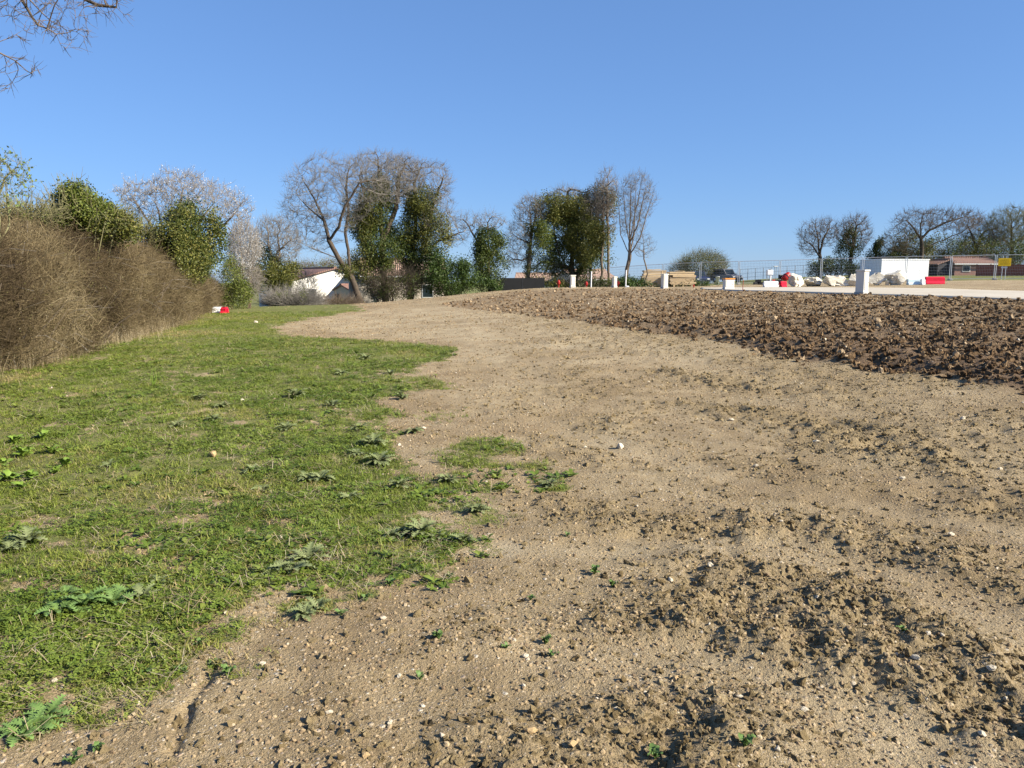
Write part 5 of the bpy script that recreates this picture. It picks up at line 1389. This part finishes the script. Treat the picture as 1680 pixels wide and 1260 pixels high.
bx = meter_box('squat cream meter box with an orange lid at the start of the concrete road', 1195, 38.5, px2m(15.5, 38.5), 0.32, px2m(19, 38.5), R(8), 'orange')
meter_box('tallest white meter box on the heap of dark earth beside the road', 1414, 28.4, px2m(11, 28.4), 0.36, px2m(39, 28.4), R(26))

def hydrant(label, px, d, hp=11, sink=0.0):
    p = at(px, 470, d); root = empty('hydrant', (p[0], p[1], zat(p[0], p[1]) - sink)); tag(root, label, 'hydrant', 'red hydrants along the crest')
    s = 0.82 * px2m(hp, d) / 0.62
    mb = MB(); mb.lathe([(0.07, 0), (0.05, 0.03), (0.05, 0.22), (0.075, 0.25)], 10, Matrix.Scale(s, 4)); mb.build('standpipe', M['red_paint'], root, True)
    mb = MB(); mb.lathe([(0.105, 0.25), (0.12, 0.28), (0.12, 0.48), (0.10, 0.55), (0.05, 0.61), (0.02, 0.62)], 12, Matrix.Scale(s, 4)); mb.build('bonnet', M['red_paint'], root, True)
    for sg in (-1, 1): MB().tube((sg * 0.1 * s, 0, 0.38 * s), (sg * 0.17 * s, 0, 0.38 * s), 0.045 * s, n=8).build('outlet', M['red_paint'], root)
hydrant('red hydrant left of the cream box by the big ivy tree', 916.5, 46.5, 15)
hydrant('darker red hydrant between the cream box and the white stake', 962, 48.5, 13, 0.05)
hydrant('red hydrant touching the small cream meter box', 1014, 45.2, 13)
hydrant('small red hydrant stub by the road in front of the right timber stack', 1138, 44, 7)

def stake(label, px, d, top_py, r, m, extra=None, cat='stake', base=None):
    p = at(px, top_py, d); z = zat(p[0], p[1]); root = empty('marker_stake', (p[0], p[1], z)); tag(root, label, cat)
    h = p[2] - z
    MB().tube((0, 0, -0.1), (0.01, 0, h), r, r * 0.9, n=8).build('shaft', M[m], root)
    MB().tube((0.01, 0, h), (0.01, 0, h + 0.03), r * 1.25, n=8).build('tip', M[extra or m], root)
    return root
stake('slim white stake left of the small cream meter box', 970, 46, 446, 0.035, 'white_plastic')
stake('slim white stake in front of the tall bare tree', 1027, 45, 444, 0.035, 'white_plastic')
stake('pale stake leaning on the white meter box by the timber', 1085.5, 43.5, 446, 0.03, 'timber')
stake('thin red survey stake at the edge of the concrete road', 1219, 36.5, 460, 0.014, 'red_paint', 'orange')
def bag():
    p = at(1029, 469, 44.6); me = lump(401, 2, 0.3, 0.6, 1, True); o = link_mesh('cement_bag', me, M['white_plastic']); o.location = (p[0], p[1], zat(p[0], p[1]) + 0.06); o.scale = (0.3, 0.22, 0.22)
    tag(o, 'crumpled white plastic bag at the foot of the white stake', 'bag')
bag()

# ------------------------------------------------------------------ timber stacks
def timber_stack(label, px0, px1, ytop, d, seed):
    rg = random.Random(seed); a, b = at(px0, 460, d), at(px1, 460, d); cx = (a[0] + b[0]) / 2; w = b[0] - a[0]
    z0 = zb(cx, d); h = at(px0, ytop, d)[2] - z0; root = empty('timber_stack', (cx, d, z0), R(2)); tag(root, label, 'timber stack', 'stacks of sawn timber')
    for s_ in (-0.35, 0, 0.35): MB().box((s_ * w, 0, 0.06), (0.12, 1.1, 0.12)).build('bearer', M['timber'], root)
    z = 0.12
    while z < h - 0.05:
        t_ = rg.choice((0.10, 0.13, 0.16)); y0 = -0.5
        for k in range(3):
            l = w * rg.uniform(0.86, 1.04); ox = rg.uniform(-0.06, 0.06) * w + (0.10 * w * (z / h) if px0 < 1060 else 0)
            MB().box((ox, y0 + 0.17 + 0.34 * k + rg.uniform(-0.03, 0.03), z + t_ / 2), (l, 0.32, t_ - 0.012), R(rg.uniform(-1.2, 1.2)), bev=0.006).build('plank', M['timber'], root)
        z += t_
    for k in range(3):
        MB().box((rg.uniform(-0.2, 0.2) * w, -0.3 + 0.3 * k, z + 0.05), (w * rg.uniform(0.3, 0.7), 0.16, 0.04), R(rg.uniform(-15, 15)), bev=0.004, ry=R(rg.uniform(-4, 4))).build('plank', M['timber'], root)
timber_stack('left stack of sawn planks, narrower towards the top and uneven', 1051, 1087, 443, 62, 1)
timber_stack('right stack of sawn planks with red ended boards beside the white meter box', 1097, 1139, 445, 61.5, 2)

# ------------------------------------------------------------------ vehicles
def car(label, px, d, rz, paint, L=4.1, W=1.7, H=1.55, boxy=True):
    p = at(px, 460, d); root = empty('parked_car', (p[0], p[1], zb(p[0], p[1])), rz); tag(root, label, 'car')
    hl_ = L / 2
    mb = MB(); mb.prism([(-hl_, 0.35), (hl_, 0.35), (hl_, 0.72), (hl_ - 0.15, 0.86), (hl_ * 0.42, 0.95), (-hl_ + 0.05, 0.95), (-hl_, 0.8)], 'y', -W / 2, W / 2)
    body = mb.build('body', M[paint], root)
    md = body.modifiers.new('bevel', 'BEVEL'); md.width = 0.06; md.segments = 2
    x1 = hl_ * 0.38
    mb = MB(); pr = [(-hl_ + 0.12, 0.95), (x1, 0.95), (x1 - 0.5, H), (-hl_ + 0.3, H)]
    mb.prism(pr, 'y', -W / 2 + 0.1, W / 2 - 0.1); cab = mb.build('cabin', M[paint], root)
    for s_ in (-1, 1):
        y = s_ * (W / 2 - 0.095)
        MB().prism([(-hl_ + 0.35, 1.0), (-0.15, 1.0), (-0.15, H - 0.1), (-hl_ + 0.42, H - 0.1)], 'y', y - 0.008, y + 0.008).build('window', M['glass'], cab)
        MB().prism([(-0.05, 1.0), (x1 - 0.12, 1.0), (x1 - 0.55, H - 0.1), (-0.05, H - 0.1)], 'y', y - 0.008, y + 0.008).build('window', M['glass'], cab)
    sl = math.atan2(0.5, H - 0.95)
    MB().box((x1 - 0.25 + 0.02, 0, (H + 0.95) / 2), (0.02, W - 0.38, (H - 0.95) / math.cos(sl) - 0.14), ry=-sl).build('windscreen', M['glass'], cab)
    MB().box((-hl_ + 0.2, 0, (H + 0.95) / 2), (0.02, W - 0.4, H - 1.1), ry=R(17)).build('rear_window', M['glass'], cab)
    for sx in (-0.62, 0.62):
        for s_ in (-1, 1):
            c = (sx * hl_, s_ * (W / 2 - 0.08), 0.34)
            w_ = empty('wheel', (0, 0, 0)); w_.parent = root; w_.location = c
            mm = Matrix.Rotation(R(90), 4, 'X') @ Matrix.Translation((0, 0, -0.11))
            MB().lathe([(0.22, 0), (0.33, 0.01), (0.34, 0.05), (0.34, 0.17), (0.33, 0.21), (0.22, 0.22)], 18, mm).build('tyre', M['tyre'], w_, True)
            MB().lathe([(0.05, -0.012), (0.2, -0.008), (0.215, 0.02), (0.215, 0.2), (0.2, 0.228), (0.05, 0.232)], 14, mm).build('rim', M['steel'], w_, True)
    for s_ in (-1, 1):
        MB().box((hl_ + 0.005, s_ * (W / 2 - 0.25), 0.68), (0.04, 0.28, 0.14), bev=0.01).build('headlight', M['lamp_clear'], root)
        MB().box((-hl_ - 0.005, s_ * (W / 2 - 0.16), 0.74), (0.04, 0.12, 0.2), bev=0.01).build('tail_light', M['red_plastic'], root)
        MB().box((x1 - 0.1, s_ * (W / 2 + 0.06), 1.02), (0.1, 0.16, 0.12), bev=0.02).build('mirror', M['dark'], root)
    for sx in (-1, 1): MB().box((sx * (hl_ + 0.03), 0, 0.45), (0.1, W - 0.1, 0.16), bev=0.03).build('bumper', M['dark'], root)
car('grey car parked behind the orange lidded meter box', 1192, 92, R(-62), 'car_grey', 3.6, 1.65, 1.6)
car('dark blue car mostly hidden by the right timber stack', 1144, 88, R(-84), 'car_blue', 3.9, 1.65, 1.5)

# ------------------------------------------------------------------ barriers, tubs, mixer
def barrier(label, px, d, L, H, rz, m, sink=0.0, ry=0.0, rx=0.0, group='plastic road barriers', n=4):
    p = at(px, 465, d); root = empty('road_barrier', (p[0], p[1], zat(p[0], p[1]) - sink), rz); root.rotation_euler = (rx, ry, rz); tag(root, label, 'barrier', group)
    wb, wt = 0.20, 0.11
    MB().prism([(-wb, 0.0), (wb, 0.0), (wb, 0.10), (wt, 0.2 * H + 0.1), (wt, H - 0.04), (wt - 0.03, H), (-wt + 0.03, H), (-wt, H - 0.04), (-wt, 0.2 * H + 0.1), (-wb, 0.10)], 'x', -L / 2, L / 2).build('shell', M[m], root)
    for k in range(n):
        x = -L / 2 + L * (k + 0.5) / n
        MB().tube((x, 0, 0.08), (x, 0, H * 0.92), L / n * 0.40, L / n * 0.34, n=10).build('rib', M[m], root)
    MB().box((L / 2 + 0.03, 0, H * 0.5), (0.07, 0.08, H * 0.7), bev=0.015).build('coupling', M[m], root)
    MB().box((-L / 2 - 0.03, 0, H * 0.5), (0.07, 0.08, H * 0.7), bev=0.015).build('coupling', M[m], root)
    MB().box((0, 0, H + 0.012), (L, 0.16, 0.03), bev=0.008).build('top_rim', M[m], root)
barrier('white plastic road barrier left of the boulders', 1264.5, 55, px2m(23, 55), 0.42, R(4), 'white_plastic', 0.03)
barrier('short red plastic barrier between the white barrier and the leftmost boulder', 1285, 55, px2m(9, 55), 0.40, R(10), 'red_plastic', 0.02, n=2)
barrier('pale blue white plastic barrier in front of the white cabin', 1499.5, 54.5, px2m(21, 55), 0.42, R(0), 'blue_plastic', 0.02)
barrier('long bright red plastic barrier to the right of the white cabin', 1533, 55, px2m(29, 55), 0.50, R(-4), 'red_plastic', 0.0)
barrier('white plastic barrier end between the pale blue and red barriers', 1513.5, 54.2, 0.22, 0.40, R(0), 'white_plastic', 0.0, n=1)
barrier('sunken white plastic barrier piece lying in the grass at the hedge end', 354.5, 32.5, 0.34, 0.30, R(6), 'white_plastic', 0.10, n=2)
barrier('sunken red plastic barrier piece lying in the grass at the hedge end', 366, 32.2, 0.22, 0.30, R(-8), 'red_plastic', 0.07, n=2)
def bucket(label, px, d, r, h, m, cat='bucket'):
    p = at(px, 465, d); root = empty('bucket', (p[0], p[1], zat(p[0], p[1]))); tag(root, label, cat)
    MB().lathe([(r * 0.82, 0), (r, h), (r * 1.08, h), (r * 1.08, h + 0.03), (r * 0.92, h + 0.03), (r * 0.78, 0.05)], 16).build('tub', M[m], root, True)
    MB().tube((-r, 0, h * 0.95), (r, 0, h * 0.95), 0.008, n=5).build('handle', M['steel'], root)
bucket('white bucket in the gap between two boulders before the cabin', 1455.5, 55, 0.13, 0.28, 'white_plastic')
bucket('tall white drum standing beside the grey car', 1177, 72, 0.18, 0.75, 'white_plastic', 'drum')
def mixer():
    p = at(1289, 460, 62); root = empty('cement_mixer', (p[0], p[1], zat(p[0], p[1])), R(20)); tag(root, 'red cement mixer with tilted drum behind the leftmost boulder', 'cement mixer')
    mm = Matrix.Translation((0, 0, 0.62)) @ Matrix.Rotation(R(50), 4, 'Y')
    MB().lathe([(0.14, -0.32), (0.22, -0.27), (0.27, -0.05), (0.27, 0.10), (0.19, 0.36), (0.18, 0.40), (0.15, 0.38), (0.12, 0.1)], 16, mm).build('drum', M['red_paint'], root, True)
    MB().lathe([(0.275, -0.02), (0.285, 0.0), (0.285, 0.05), (0.275, 0.07)], 20, mm).build('gear_ring', M['dark'], root)
    for s_ in (-1, 1):
        MB().tube((-0.35, s_ * 0.3, 0.03), (0, s_ * 0.42, 0.62), 0.025).build('leg', M['red_paint'], root); MB().tube((0.35, s_ * 0.3, 0.03), (0, s_ * 0.42, 0.62), 0.025).build('leg', M['red_paint'], root)
        MB().tube((-0.4, s_ * 0.36 - 0.03, 0.16), (-0.4, s_ * 0.36 + 0.03, 0.16), 0.16, n=14).build('wheel', M['tyre'], root)
    MB().box((-0.12, 0.5, 0.62), (0.3, 0.2, 0.36), bev=0.03).build('motor_box', M['dark'], root)
mixer()
def tank():
    p = at(1262, 460, 63); root = empty('water_tank', (p[0], p[1], zat(p[0], p[1]))); tag(root, 'white box tank on a thin stand behind the white barrier', 'tank')
    zc = at(1262, 447, 63)[2] - root.location.z
    MB().box((0, 0, zc), (0.48, 0.4, 0.42), bev=0.05).build('tank_body', M['white_plastic'], root)
    MB().tube((0, 0, zc + 0.2), (0, 0, zc + 0.27), 0.08, n=12).build('cap', M['dark'], root)
    for sx in (-0.18, 0.18):
        for sy in (-0.15, 0.15): MB().tube((sx, sy, -0.05), (sx, sy, zc - 0.2), 0.022, n=6).build('leg', M['wire'], root)
    MB().tube((0.05, -0.1, 0.0), (0.05, -0.1, zc - 0.2), 0.07, n=10).build('downpipe', M['white_plastic'], root)
tank()
def pallet_heap():
    p = at(1253, 462, 64); root = empty('block_pile', (p[0], p[1], zat(p[0], p[1])), R(8)); tag(root, 'low pile of dark blocks around the box tank', 'block pile')
    rg = random.Random(9)
    for k in range(14):
        MB().box((rg.uniform(-0.9, 1.6), rg.uniform(-0.2, 0.5), 0.11 + 0.2 * (k % 2)), (0.45, 0.2, 0.2), R(rg.uniform(-20, 20)), bev=0.01).build('block', M['dark' if k % 3 else 'red_paint'], root)
pallet_heap()
def light_mast():
    p = at(1272.5, 437.5, 80); z = zb(p[0], p[1]); root = empty('light_mast', (p[0], p[1], z)); tag(root, 'thin double pole with a flat white head beyond the box tank', 'lamp post')
    h = p[2] - z
    for s_ in (-0.09, 0.09): MB().tube((s_, 0, 0), (s_, 0, h), 0.025, n=6).build('pole', M['wire'], root)
    MB().box((0, 0, h + 0.03), (0.42, 0.3, 0.07), bev=0.02).build('lamp_head', M['white_plastic'], root)
light_mast()

# ------------------------------------------------------------------ boulders beside the road
def boulder(label, px, y0, y1, wpx, d, seed):
    k = d / F_PX; me = lump(seed, 4, 0.32, 1.0, 7)
    V = np.array([v.co for v in me.vertices]); rg = np.random.default_rng(seed)
    f = 1 + 0.10 * fbm(V[:, 0] * 3 + V[:, 2], V[:, 1] * 3 - V[:, 2], 1.5, 4, 3); V *= f[:, None]
    ext = V.max(0) - V.min(0); V = V / ext; V[:, 2] -= V[:, 2].min()
    for v, q in zip(me.vertices, V): v.co = q
    o = link_mesh('boulder', me, M['limestone']); p = at(px, y1, d)
    w, h = wpx * k * 1.12, (y1 - y0) * k * 1.15
    o.location = (p[0], p[1], zat(p[0], p[1]) - 0.12); o.scale = (w, max(0.6, 0.8 * w), h + 0.22); tag(o, label, 'boulder', 'limestone boulders along the road')
for a in (('tallest cream limestone boulder with a shaded left face beside the red barrier', 1306, 451, 468, 24, 56, 301), ('low cream boulder second in the row of rocks by the road', 1333, 456.5, 468, 31, 56.5, 302),
          ('wide flat topped tan boulder in the middle of the rock row', 1366, 455, 469, 39, 56, 303), ('grey cream boulder half hidden by the tallest meter box', 1400, 453, 468, 18, 55.5, 304),
          ('broken cream boulder just right of the tallest meter box', 1436, 450, 466.5, 28, 55.5, 305), ('pointed white boulder in front of the white cabin', 1473, 447, 466, 30, 55, 306)):
    boulder(*a)

# ------------------------------------------------------------------ plants in the grass
def thistle_leaf_mesh(seed, L=0.17, lobes=8, wid=0.032):
    rg = np.random.default_rng(seed); V = []; Fc = []
    n = lobes * 2 + 1
    for i in range(n + 1):
        t = i / n; z = 0.34 * L * math.sin(t * 2.3) - 0.16 * L * t * t; x = L * t
        w = wid * math.sin(math.pi * min(1, 0.15 + 0.85 * t)) ** 0.7 * (1.3 if i % 2 else 0.25) * rg.uniform(0.8, 1.2) * (1 if i < n else 0.1)
        fx = 0.02 * L * (1 if i % 2 else -1); zz = 0.25 * w * (1 if i % 2 else -0.2)
        V += [(x + fx, -w, z + zz), (x, 0, z - 0.004), (x + fx, w, z + zz)]
        if i: b = 3 * (i - 1); Fc += [(b, b + 3, b + 4, b + 1), (b + 1, b + 4, b + 5, b + 2)]
    return np_mesh('leaf', V, Fc)
def dock_leaf_mesh(seed, L=0.17, wid=0.040):
    rg = np.random.default_rng(seed); V = []; Fc = []; n = 8
    for i in range(n + 1):
        t = i / n; x = L * t; z = 0.55 * L * math.sin(t * 1.9) - 0.2 * L * t * t
        w = 0.004 if t < 0.2 else wid * math.sin(math.pi * min(1, (t - 0.15) / 0.86)) ** 0.75 + 0.001
        wv = 0.006 * math.sin(i * 2.2 + seed)
        V += [(x, -w, z + 0.25 * w + wv), (x, 0, z), (x, w, z + 0.25 * w - wv)]
        if i: b = 3 * (i - 1); Fc += [(b, b + 3, b + 4, b + 1), (b + 1, b + 4, b + 5, b + 2)]
    return np_mesh('leaf', V, Fc)
def blade_leaf_mesh(seed, L=0.22, wid=0.010):
    V = []; Fc = []; n = 5
    for i in range(n + 1):
        t = i / n; x = L * 0.45 * t * t + 0.1 * L * t; z = L * t * (1 - 0.2 * t); w = wid * (1 - t) ** 0.7 + 0.0005
        V += [(x, -w, z), (x, w, z)]
        if i: b = 2 * (i - 1); Fc += [(b, b + 2, b + 3, b + 1)]
    return np_mesh('leaf', V, Fc)
def leaves_of(mks, m):
    out = []
    for me in mks: me.materials.append(m); out.append(me)
    return out
LV = {'thistle': leaves_of([thistle_leaf_mesh(k) for k in range(4)], M['thistle']), 'thistle_green': leaves_of([thistle_leaf_mesh(10 + k, 0.19, 9, 0.038) for k in range(4)], M['thistle_green']),
      'dock': leaves_of([dock_leaf_mesh(k) for k in range(4)], M['dock']), 'seedling': leaves_of([dock_leaf_mesh(20 + k, 0.06, 0.013) for k in range(3)], M['thistle_green']), 'blade': leaves_of([blade_leaf_mesh(k) for k in range(2)], M['leaf_plain'] if 'leaf_plain' in M else M['dock'])}
def rosette(name, kind, label, cat, px, py, scale, nleaf, group=None, seed=0, steep=0.0):
    rg = random.Random(seed); p = ground(px, py); root = empty(name, (p[0], p[1], zat(p[0], p[1]) - 0.004), rg.uniform(0, 6.28)); tag(root, label, cat, group)
    root.scale = (scale,) * 3
    for k in range(nleaf):
        me = LV[kind][k % len(LV[kind])]; o = bpy.data.objects.new('leaf', me); C.objects.link(o); o.parent = root
        a = k * 2.4 + rg.uniform(-0.3, 0.3); s = rg.uniform(0.6, 1.1)
        o.rotation_euler = (rg.uniform(-0.25, 0.25), -rg.uniform(-0.15, 0.45) - steep, a); o.scale = (s, s, s * rg.uniform(0.7, 1.2))
    return root
TG = 'grey green thistle rosettes in the grass'
th = [(485, 652, 1.7), (365, 668, 1.3), (545, 668, 1.2), (470, 708, 1.4), (590, 706, 1.4), (612, 735, 1.4), (622, 762, 1.5), (585, 748, 1.2), (430, 803, 1.2), (525, 788, 1.3), (505, 790, 1.0), (505, 918, 1.3), (480, 938, 1.4), (455, 945, 1.1),
      (640, 880, 1.2), (690, 878, 1.3), (715, 885, 1.0), (735, 792, 1.1), (900, 797, 1.1), (782, 840, 1.0), (760, 889, 0.9), (350, 692, 1.2), (415, 775, 0.9), (290, 705, 1.0), (600, 590, 1.6), (560, 615, 1.6), (660, 655, 1.2), (680, 712, 1.1), (180, 770, 1.0),
      (45, 892, 1.3), (20, 905, 1.0), (260, 958, 0.9), (235, 985, 1.1), (500, 1010, 0.9), (520, 1000, 0.8), (330, 655, 1.2), (640, 615, 1.4), (655, 800, 1.0), (575, 820, 1.0)]
for k, (px, py, s) in enumerate(th):
    if px > 735: lab, grp = 'grey green thistle tuft growing alone on the bare soil beyond the grass edge', 'thistle tufts on the bare soil'
    elif px > 560: lab, grp = 'spiny grey green thistle rosette along the ragged edge of the grass', 'thistles along the grass edge'
    elif px < 300: lab, grp = 'low grey green thistle rosette in the lawn towards the hedge', 'thistles towards the hedge'
    else: lab, grp = 'spiny grey green thistle rosette in the middle of the lawn', 'thistles in the lawn'
    rg = random.Random(k)
    rosette('thistle_plant', 'thistle', lab, 'thistle', px, py, s * 0.62 * rg.uniform(0.85, 1.15), 22, grp, k, 0.12)
for k, (px, py, s) in enumerate([(95, 1010, 1.2), (140, 1000, 1.3), (185, 995, 1.2), (210, 975, 1.0), (55, 1195, 1.0), (75, 1175, 1.1), (30, 1205, 0.9), (105, 985, 0.9)]):
    rosette('thistle_plant', 'thistle_green', 'large bright green thistle with long toothed leaves at the near grass edge', 'thistle', px, py, s * 0.52, 18, 'large green thistles', 100 + k, 0.12)
for k, (px, py, s) in enumerate([(38, 752, 1.3), (18, 792, 1.1), (70, 722, 1.1), (108, 768, 1.0), (25, 728, 1.0), (50, 790, 1.0), (85, 748, 1.0), (5, 765, 1.1), (90, 780, 0.8), (35, 805, 0.8)]):
    rosette('dock_plant', 'dock', 'bright green broad leaved dock plant near the hedge', 'dock', px, py, s * 0.6, 13, 'dock plants near the hedge', 200 + k, 0.2)
rosette('grass_tuft', 'blade', 'single upright tuft of sword shaped leaves in the lawn', 'grass tuft', 252, 634, 1.2, 8, None, 300, 0.3)
for k, (px, py, s) in enumerate([(975, 945, 1.2), (1005, 968, 1.0), (870, 985, 0.8), (720, 1057, 0.9), (690, 1112, 0.9), (895, 1058, 1.1), (905, 1080, 0.8), (1480, 1045, 0.8), (1220, 1250, 1.1), (1075, 1245, 1.2), (830, 1070, 0.7), (350, 1085, 1.1), (375, 1105, 1.2), (300, 1100, 1.0),
                                 (330, 1060, 1.0), (930, 880, 0.8), (640, 960, 1.2), (600, 985, 1.1), (560, 1010, 1.0), (240, 1105, 1.0), (160, 1225, 1.0), (120, 1245, 1.1)]):
    rosette('seedling', 'seedling', 'tiny green seedling sprouting from the bare soil', 'seedling', px, py, s * 0.75, 7, 'seedlings on the bare soil', 400 + k, 0.35)

# ------------------------------------------------------------------ loose stones one can pick out
st_me = [lump(500 + k, 2, 0.28, 0.7, 4) for k in range(6)]; st_me2 = [m_.copy() for m_ in st_me]
for m_ in st_me: m_.materials.append(M['stone'])
for m_ in st_me2: m_.materials.append(M['stone_ochre'])
big = {(1017, 735): 'angular cream stone standing alone on the smooth soil', (1165, 940): 'flat square cream stone on the rough soil', (870, 1212): 'ochre brown stone casting a short shadow on the near soil', (350, 752): 'pinkish clod like stone lying in the short grass'}
stones = [(1017, 735, 17, 0), (1165, 940, 15, 0), (629, 1020, 9, 0), (862, 1080, 10, 0), (870, 1212, 20, 1), (655, 1110, 9, 0), (350, 752, 17, 1), (398, 658, 11, 0), (460, 884, 9, 0), (1340, 731, 12, 0), (1100, 965, 12, 0), (1213, 1157, 10, 0), (1275, 1252, 13, 0),
          (1320, 1170, 14, 0), (1610, 1215, 13, 0), (1625, 1120, 13, 0), (1500, 1106, 14, 0), (1545, 1055, 10, 0), (1650, 1146, 11, 0), (1110, 1120, 15, 1), (940, 1230, 15, 1), (640, 1190, 10, 0), (540, 1170, 12, 0), (695, 705, 8, 0), (655, 731, 9, 0), (1280, 938, 12, 0), (1362, 1058, 12, 1), (1480, 790, 9, 0),
          (1350, 575, 14, 0), (690, 870, 8, 0), (1340, 1000, 9, 0), (1180, 1035, 10, 1), (580, 1075, 9, 1), (430, 1090, 10, 0), (505, 1060, 8, 1), (370, 1010, 9, 0), (1150, 880, 9, 0), (1440, 930, 10, 1), (1240, 770, 8, 0), (1560, 880, 10, 0), (1430, 1200, 12, 1), (1010, 1180, 10, 0), (770, 1140, 9, 1), (725, 1215, 11, 0), (600, 1245, 12, 1),
          (1580, 690, 9, 0), (1640, 770, 10, 0), (1200, 690, 8, 0), (1045, 830, 8, 0), (960, 740, 7, 0), (90, 1120, 10, 0), (145, 1045, 10, 1), (420, 530, 9, 0)]
for k, (px, py, w, oc) in enumerate(stones):
    p = ground(px, py); s = max(0.012, px2m(w, np.hypot(p[1], 1.6))); o = bpy.data.objects.new('loose_stone', (st_me2 if oc else st_me)[k % 6]); C.objects.link(o)
    rg = random.Random(k); o.location = (p[0], p[1], zat(p[0], p[1]) + s * 0.18); o.scale = (s, s * rg.uniform(0.7, 1), s * rg.uniform(0.7, 1.1)); o.rotation_euler = (rg.uniform(-0.3, 0.3), rg.uniform(-0.3, 0.3), rg.uniform(0, 6.28))
    if (px, py) in big: tag(o, big[(px, py)], 'stone')
    else:
        g_, dk_, _, _, _ = zones(np.array([p[0]]), np.array([p[1]])); c_ = 'ochre' if oc else 'cream'
        w_ = 'among the short grass' if g_[0] > 0.5 else 'on the dark turned earth' if dk_[0] > 0.5 else 'on the bare tan soil'
        tag(o, 'small %s stone lying loose %s' % (c_, w_), 'stone', '%s stones %s' % (c_, w_))

# ------------------------------------------------------------------ brush and far greenery
bush('brush_pile', 'heap of cut branches and dry brush before the white house', 'brush pile', 478, 46, [E(480, 497, 46, 46, 10, 1.2)], [([E(470, 495, 46, 26, 9, 1), E(495, 490, 46, 16, 8, .8)], 700, 0.09, 'leaf_yellow', 0.3)], 81, 10, 'twig_brown', 2600, twig_len=0.9, twig_mat='twig_grey')
bush('dry_brush', 'dry brown brush along the low wall by the forked tree', 'brush', 560, 49, [E(550, 500, 49, 44, 6, 1)], [([E(560, 500, 49, 40, 5, .9)], 260, 0.09, 'ivy_olive', 0.3)], 82, 8, 'twig_brown', 1500, twig_len=0.7)
bush('dead_bush', 'purple grey leafless bush against the shaded side of the white house', 'bush', 463, 60, [E(464, 474, 60, 14, 12, 1)], [([E(464, 474, 60, 12, 10, .8)], 160, 0.09, 'ivy_olive', 0.3)], 83, 8, 'twig_brown', 700, twig_len=0.6, twig_mat='twig_pale')
bush('dead_bush', 'thin leafless bush in front of the white gable wall', 'bush', 505, 58, [E(503, 468, 58, 16, 20, .8)], [([E(500, 478, 58, 14, 10, .7)], 90, 0.09, 'leaf_yellow', 0.3)], 84, 7, 'twig_brown', 500, twig_len=0.7, twig_mat='twig_grey')
bush('far_trees', 'line of hazy grey brown trees beyond the white house', 'trees', 530, 150, [E(500, 440, 150, 30, 8, 4), E(560, 437, 150, 34, 9, 4), E(600, 440, 150, 30, 9, 4)], [([E(500, 442, 150, 30, 8, 4), E(560, 440, 150, 34, 9, 4), E(600, 442, 150, 30, 9, 4)], 900, 0.3, 'ivy_olive', 1.0)], 85, 14, 'twig_brown', 3000, twig_len=2.2)
